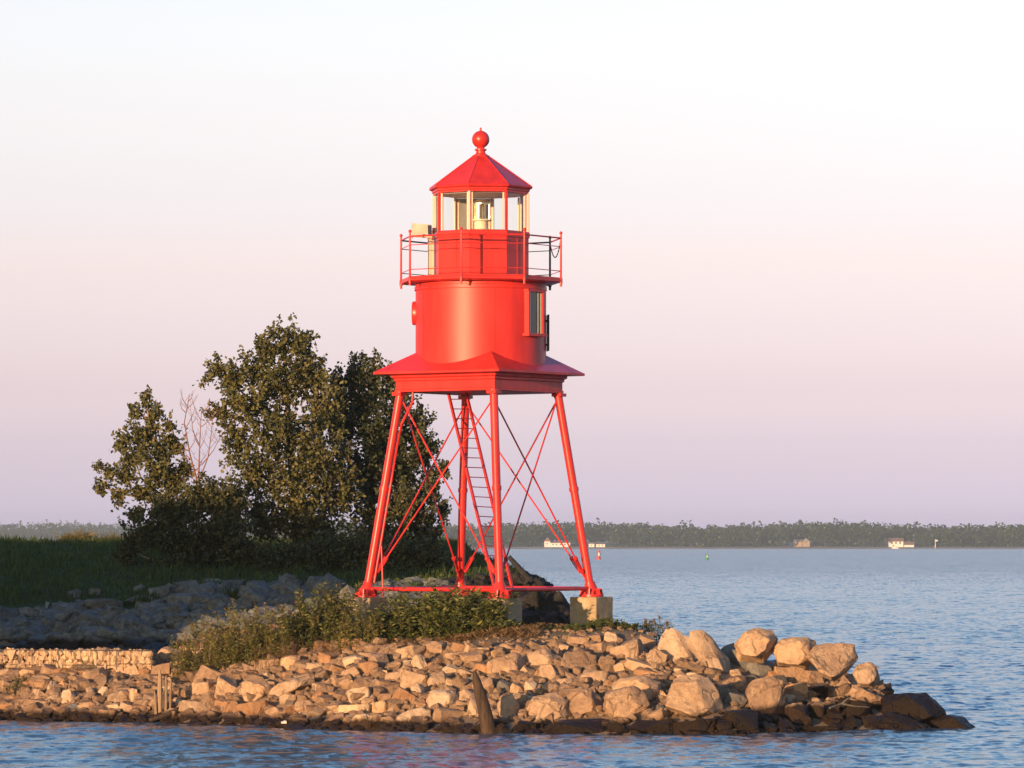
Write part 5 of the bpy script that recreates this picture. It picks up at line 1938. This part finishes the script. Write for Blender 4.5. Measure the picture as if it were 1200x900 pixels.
def house(label, blocks, windows, wallm, roofm, Y, group=None):
    mw, mr = MB(), MB()
    for bl in blocks:
        house_block(mw, mr, *bl[:4], Y + (bl[5] if len(bl) > 5 else 0), gable=bl[4])
    cx_ = (blocks[0][0] + blocks[-1][1]) / 2
    t = thing('house', label, 'house', ((cx_ - 600) / FPX * Y, Y, 1.2))
    mw.build('wall', wallm, t)
    mr.build('roof', roofm, t)
    for (px, py, w, h) in windows:
        mm = MB()
        p = at(px, py, Y - 0.05)
        mm.box(p, (w, 0.12, h))
        mm.build('window', DARKGLASS, t)
    return t


YF = 3385.0
house('long pale cottage with a steep end gable on the far shore, seen through the tower', [(638, 645, 634.5, 629.5, 'y'), (645, 668, 636.2, 633.8, 'x')],
      [(648, 638, 1.0, 1.1), (652, 638, 1.0, 1.1), (657, 638, 1.0, 1.1), (662, 638, 1.2, 1.1), (641, 637, 1, 1.2)], FARWALL, FARROOF, YF)
house('low pale boathouse on the far shore just right of the right tower leg', [(690, 696.5, 637.2, 635.8, 'x'), (698.5, 709, 637.6, 636.2, 'x')], [(693, 639, 0.9, 0.9), (702, 639.2, 0.9, 0.8), (706, 639.2, 0.9, 0.8)], FARWALL, FARROOF, YF - 3)
house('small grey-roofed tan house half hidden in the far woods', [(931, 940, 634.6, 632.2, 'x'), (940.5, 949, 635, 630.6, 'y')], [(934, 636, 1.2, 1.2), (944.5, 635.5, 1.2, 1.0)], FARTAN, FARGREY, YF + 10)
house('white two-storey house with a low garage wing on the far shore', [(1042, 1058.5, 634.6, 630.4, 'x'), (1060, 1071, 638.6, 634.6, 'x', -6)],
      [(1045, 634.2 + 2, 1.4, 1.5), (1050, 636.2, 1.4, 1.5), (1055, 636.2, 1.4, 1.5), (1047, 639.6, 1.2, 1.2), (1065.5, 640.2, 2.0, 1.2)], FARWALL, FARROOF, YF)
m = MB()
p0_, p1_ = at(664, 643, 3352), at(721, 643, 3352)
m.box(((p0_.x + p1_.x) / 2, 3352, 0.75), (p1_.x - p0_.x, 3.0, 0.35))
for i in range(12):
    x = p0_.x + (p1_.x - p0_.x) * (i + 0.5) / 12
    m.tube([(x, 3351, -0.6), (x, 3351, 0.9)], 0.25, 6)
tag(m.build('boat_dock', DRIFT), 'long low wooden dock at the far shore below the boathouse', 'dock')
m = MB()
bx_ = at(1049, 643, 3352)
m.rings([[Vector((bx_.x + sx * lx, 3352 + sy, z)) for sx, sy in ((-1, -1.0), (1, -1.0), (1.15, 0), (1, 1.0), (-1, 1.0))] for lx, z in ((2.2, -0.1), (2.8, 0.9))])
m.box((bx_.x - 0.5, 3352, 1.3), (2.0, 1.4, 0.9))
tag(m.build('motor_boat', WHITE), 'tiny white motor boat moored at the far shore below the white house', 'boat')
m = MB()
q = at(1096, 642, 3365)
m.tube([(q.x, q.y, 0.3), (q.x, q.y, 7.2)], [0.28, 0.2], 8)
m.box((q.x + 1.0, q.y, 6.2), (1.8, 0.1, 1.1))
tag(m.build('flagpole', WHITE), 'white flagpole on the far shore right of the white house', 'flagpole')


def buoy(px, base_py, hgt, rad, mat, label, can=True):
    Y = CAM_H * FPX / (base_py - HOR)
    x = (px - 600) / FPX * Y
    t = thing('buoy', label, 'buoy', (x, Y, 0))
    m = MB()
    m.poly_lathe([(rad * 0.9, -0.3), (rad, 0.1), (rad, 0.42), (rad * 0.8, 0.5)], 20, 0, (x, Y))
    m.build('float', mat, t, 40)
    m = MB()
    top = [(rad * 0.72, 0.5), (rad * 0.72, hgt - 0.1), (rad * 0.66, hgt)] if can else [(rad * 0.75, 0.5), (rad * 0.6, hgt * 0.7), (rad * 0.1, hgt)]
    m.poly_lathe(top, 20, 0, (x, Y))
    m.build('body', mat, t, 40)
    m = MB()
    m.box((x + rad * 0.1, Y - rad * 0.75, hgt * 0.6), (rad * 0.55, 0.05, hgt * 0.35))
    m.build('reflector', WHITE, t)
    return t


buoy(701.5, 655.5, 2.25, 0.62, RED, 'small red channel buoy with white mark floating right of the right tower leg', True)
buoy(828.5, 656.2, 1.45, 0.42, GREEN, 'tiny green channel buoy floating out on the bay', True)

# ------------------------------------------------------------------ the quay and shed: unseen, added up-sun left of the view to cast shade on the bank and the mound
SX, SY = math.sin(SUN_AZ), math.cos(SUN_AZ)
C_EDGE = -65.9          # lateral line of the shadow's edge
QY = 80.0
qx = (C_EDGE + QY * SX) / SY
rzs = -SUN_AZ
u_ = Vector((-SY, SX, 0))   # along the wall, away from the view
v_ = Vector((-SX, -SY, 0))  # toward the sun
p0_ = Vector((qx, QY, 0))
m = MB()
LEN, WID = 26.0, 12.0
c_ = p0_ + u_ * (LEN / 2) + v_ * (WID / 2)
m.box((c_.x, c_.y, -0.3), (LEN + 8, WID + 8, 3.0), rzs)
tag(m.build('plinth', PLINTH), kind='structure')
shed = thing('shade_shed', 'unseen tall grey shed added to cast shade, on its quay outside the left edge of the picture', 'shade_shed', (c_.x, c_.y, 1.2))
Z_EAVE, Z_RIDGE = 9.6, 10.8
m = MB()
m.box((c_.x, c_.y, (1.2 + Z_EAVE) / 2), (LEN, WID, Z_EAVE - 1.2), rzs)
m.build('wall', FARGREY, shed)
m = MB()                                            # overhang added to shade the bank rocks but miss the gabion wall
lc = p0_ - u_ * 1.4 + v_ * 1.6
m.box((lc.x, lc.y, (5.4 + Z_EAVE) / 2), (2.8, 2.4, Z_EAVE - 5.4), rzs)
m.build('shade_overhang', FARGREY, shed)
m = MB()
A_ = [p0_ + v_ * (-0.4), p0_ + v_ * (WID + 0.4), p0_ + v_ * (WID / 2)]
zs = [Z_EAVE, Z_EAVE, Z_RIDGE]
va = [(p.x, p.y, z) for p, z in zip(A_, zs)]
vb = [(p.x + u_.x * LEN, p.y + u_.y * LEN, z) for p, z in zip(A_, zs)]
m.add(va + vb, [(0, 1, 2), (5, 4, 3), (0, 3, 4, 1), (1, 4, 5, 2), (2, 5, 3, 0)])
m.build('roof', FARROOF, shed)
m = MB()
dc = c_ + v_ * (WID / 2 + 0.06)
m.box((dc.x, dc.y, 3.2), (5, 0.12, 4.0), rzs)
m.build('door', GREYP, shed)

# ------------------------------------------------------------------ haze over the bay
m = MB()
m.box((0, 2450, 18.0), (12000, 6400, 44.0))
hz = m.build('haze', SAND)
hz.data.materials.clear()
hm = bpy.data.materials.new('haze_air')
hm.use_nodes = True
nt = hm.node_tree
nt.nodes.remove(nt.nodes['Principled BSDF'])
pv = nt.nodes.new('ShaderNodeVolumePrincipled')
pv.inputs['Color'].default_value = (0.66, 0.83, 1.0, 1)
pv.inputs['Density'].default_value = 0.00010
nt.links.new(pv.outputs[0], nt.nodes['Material Output'].inputs['Volume'])
hz.data.materials.append(hm)
tag(hz, kind='stuff')
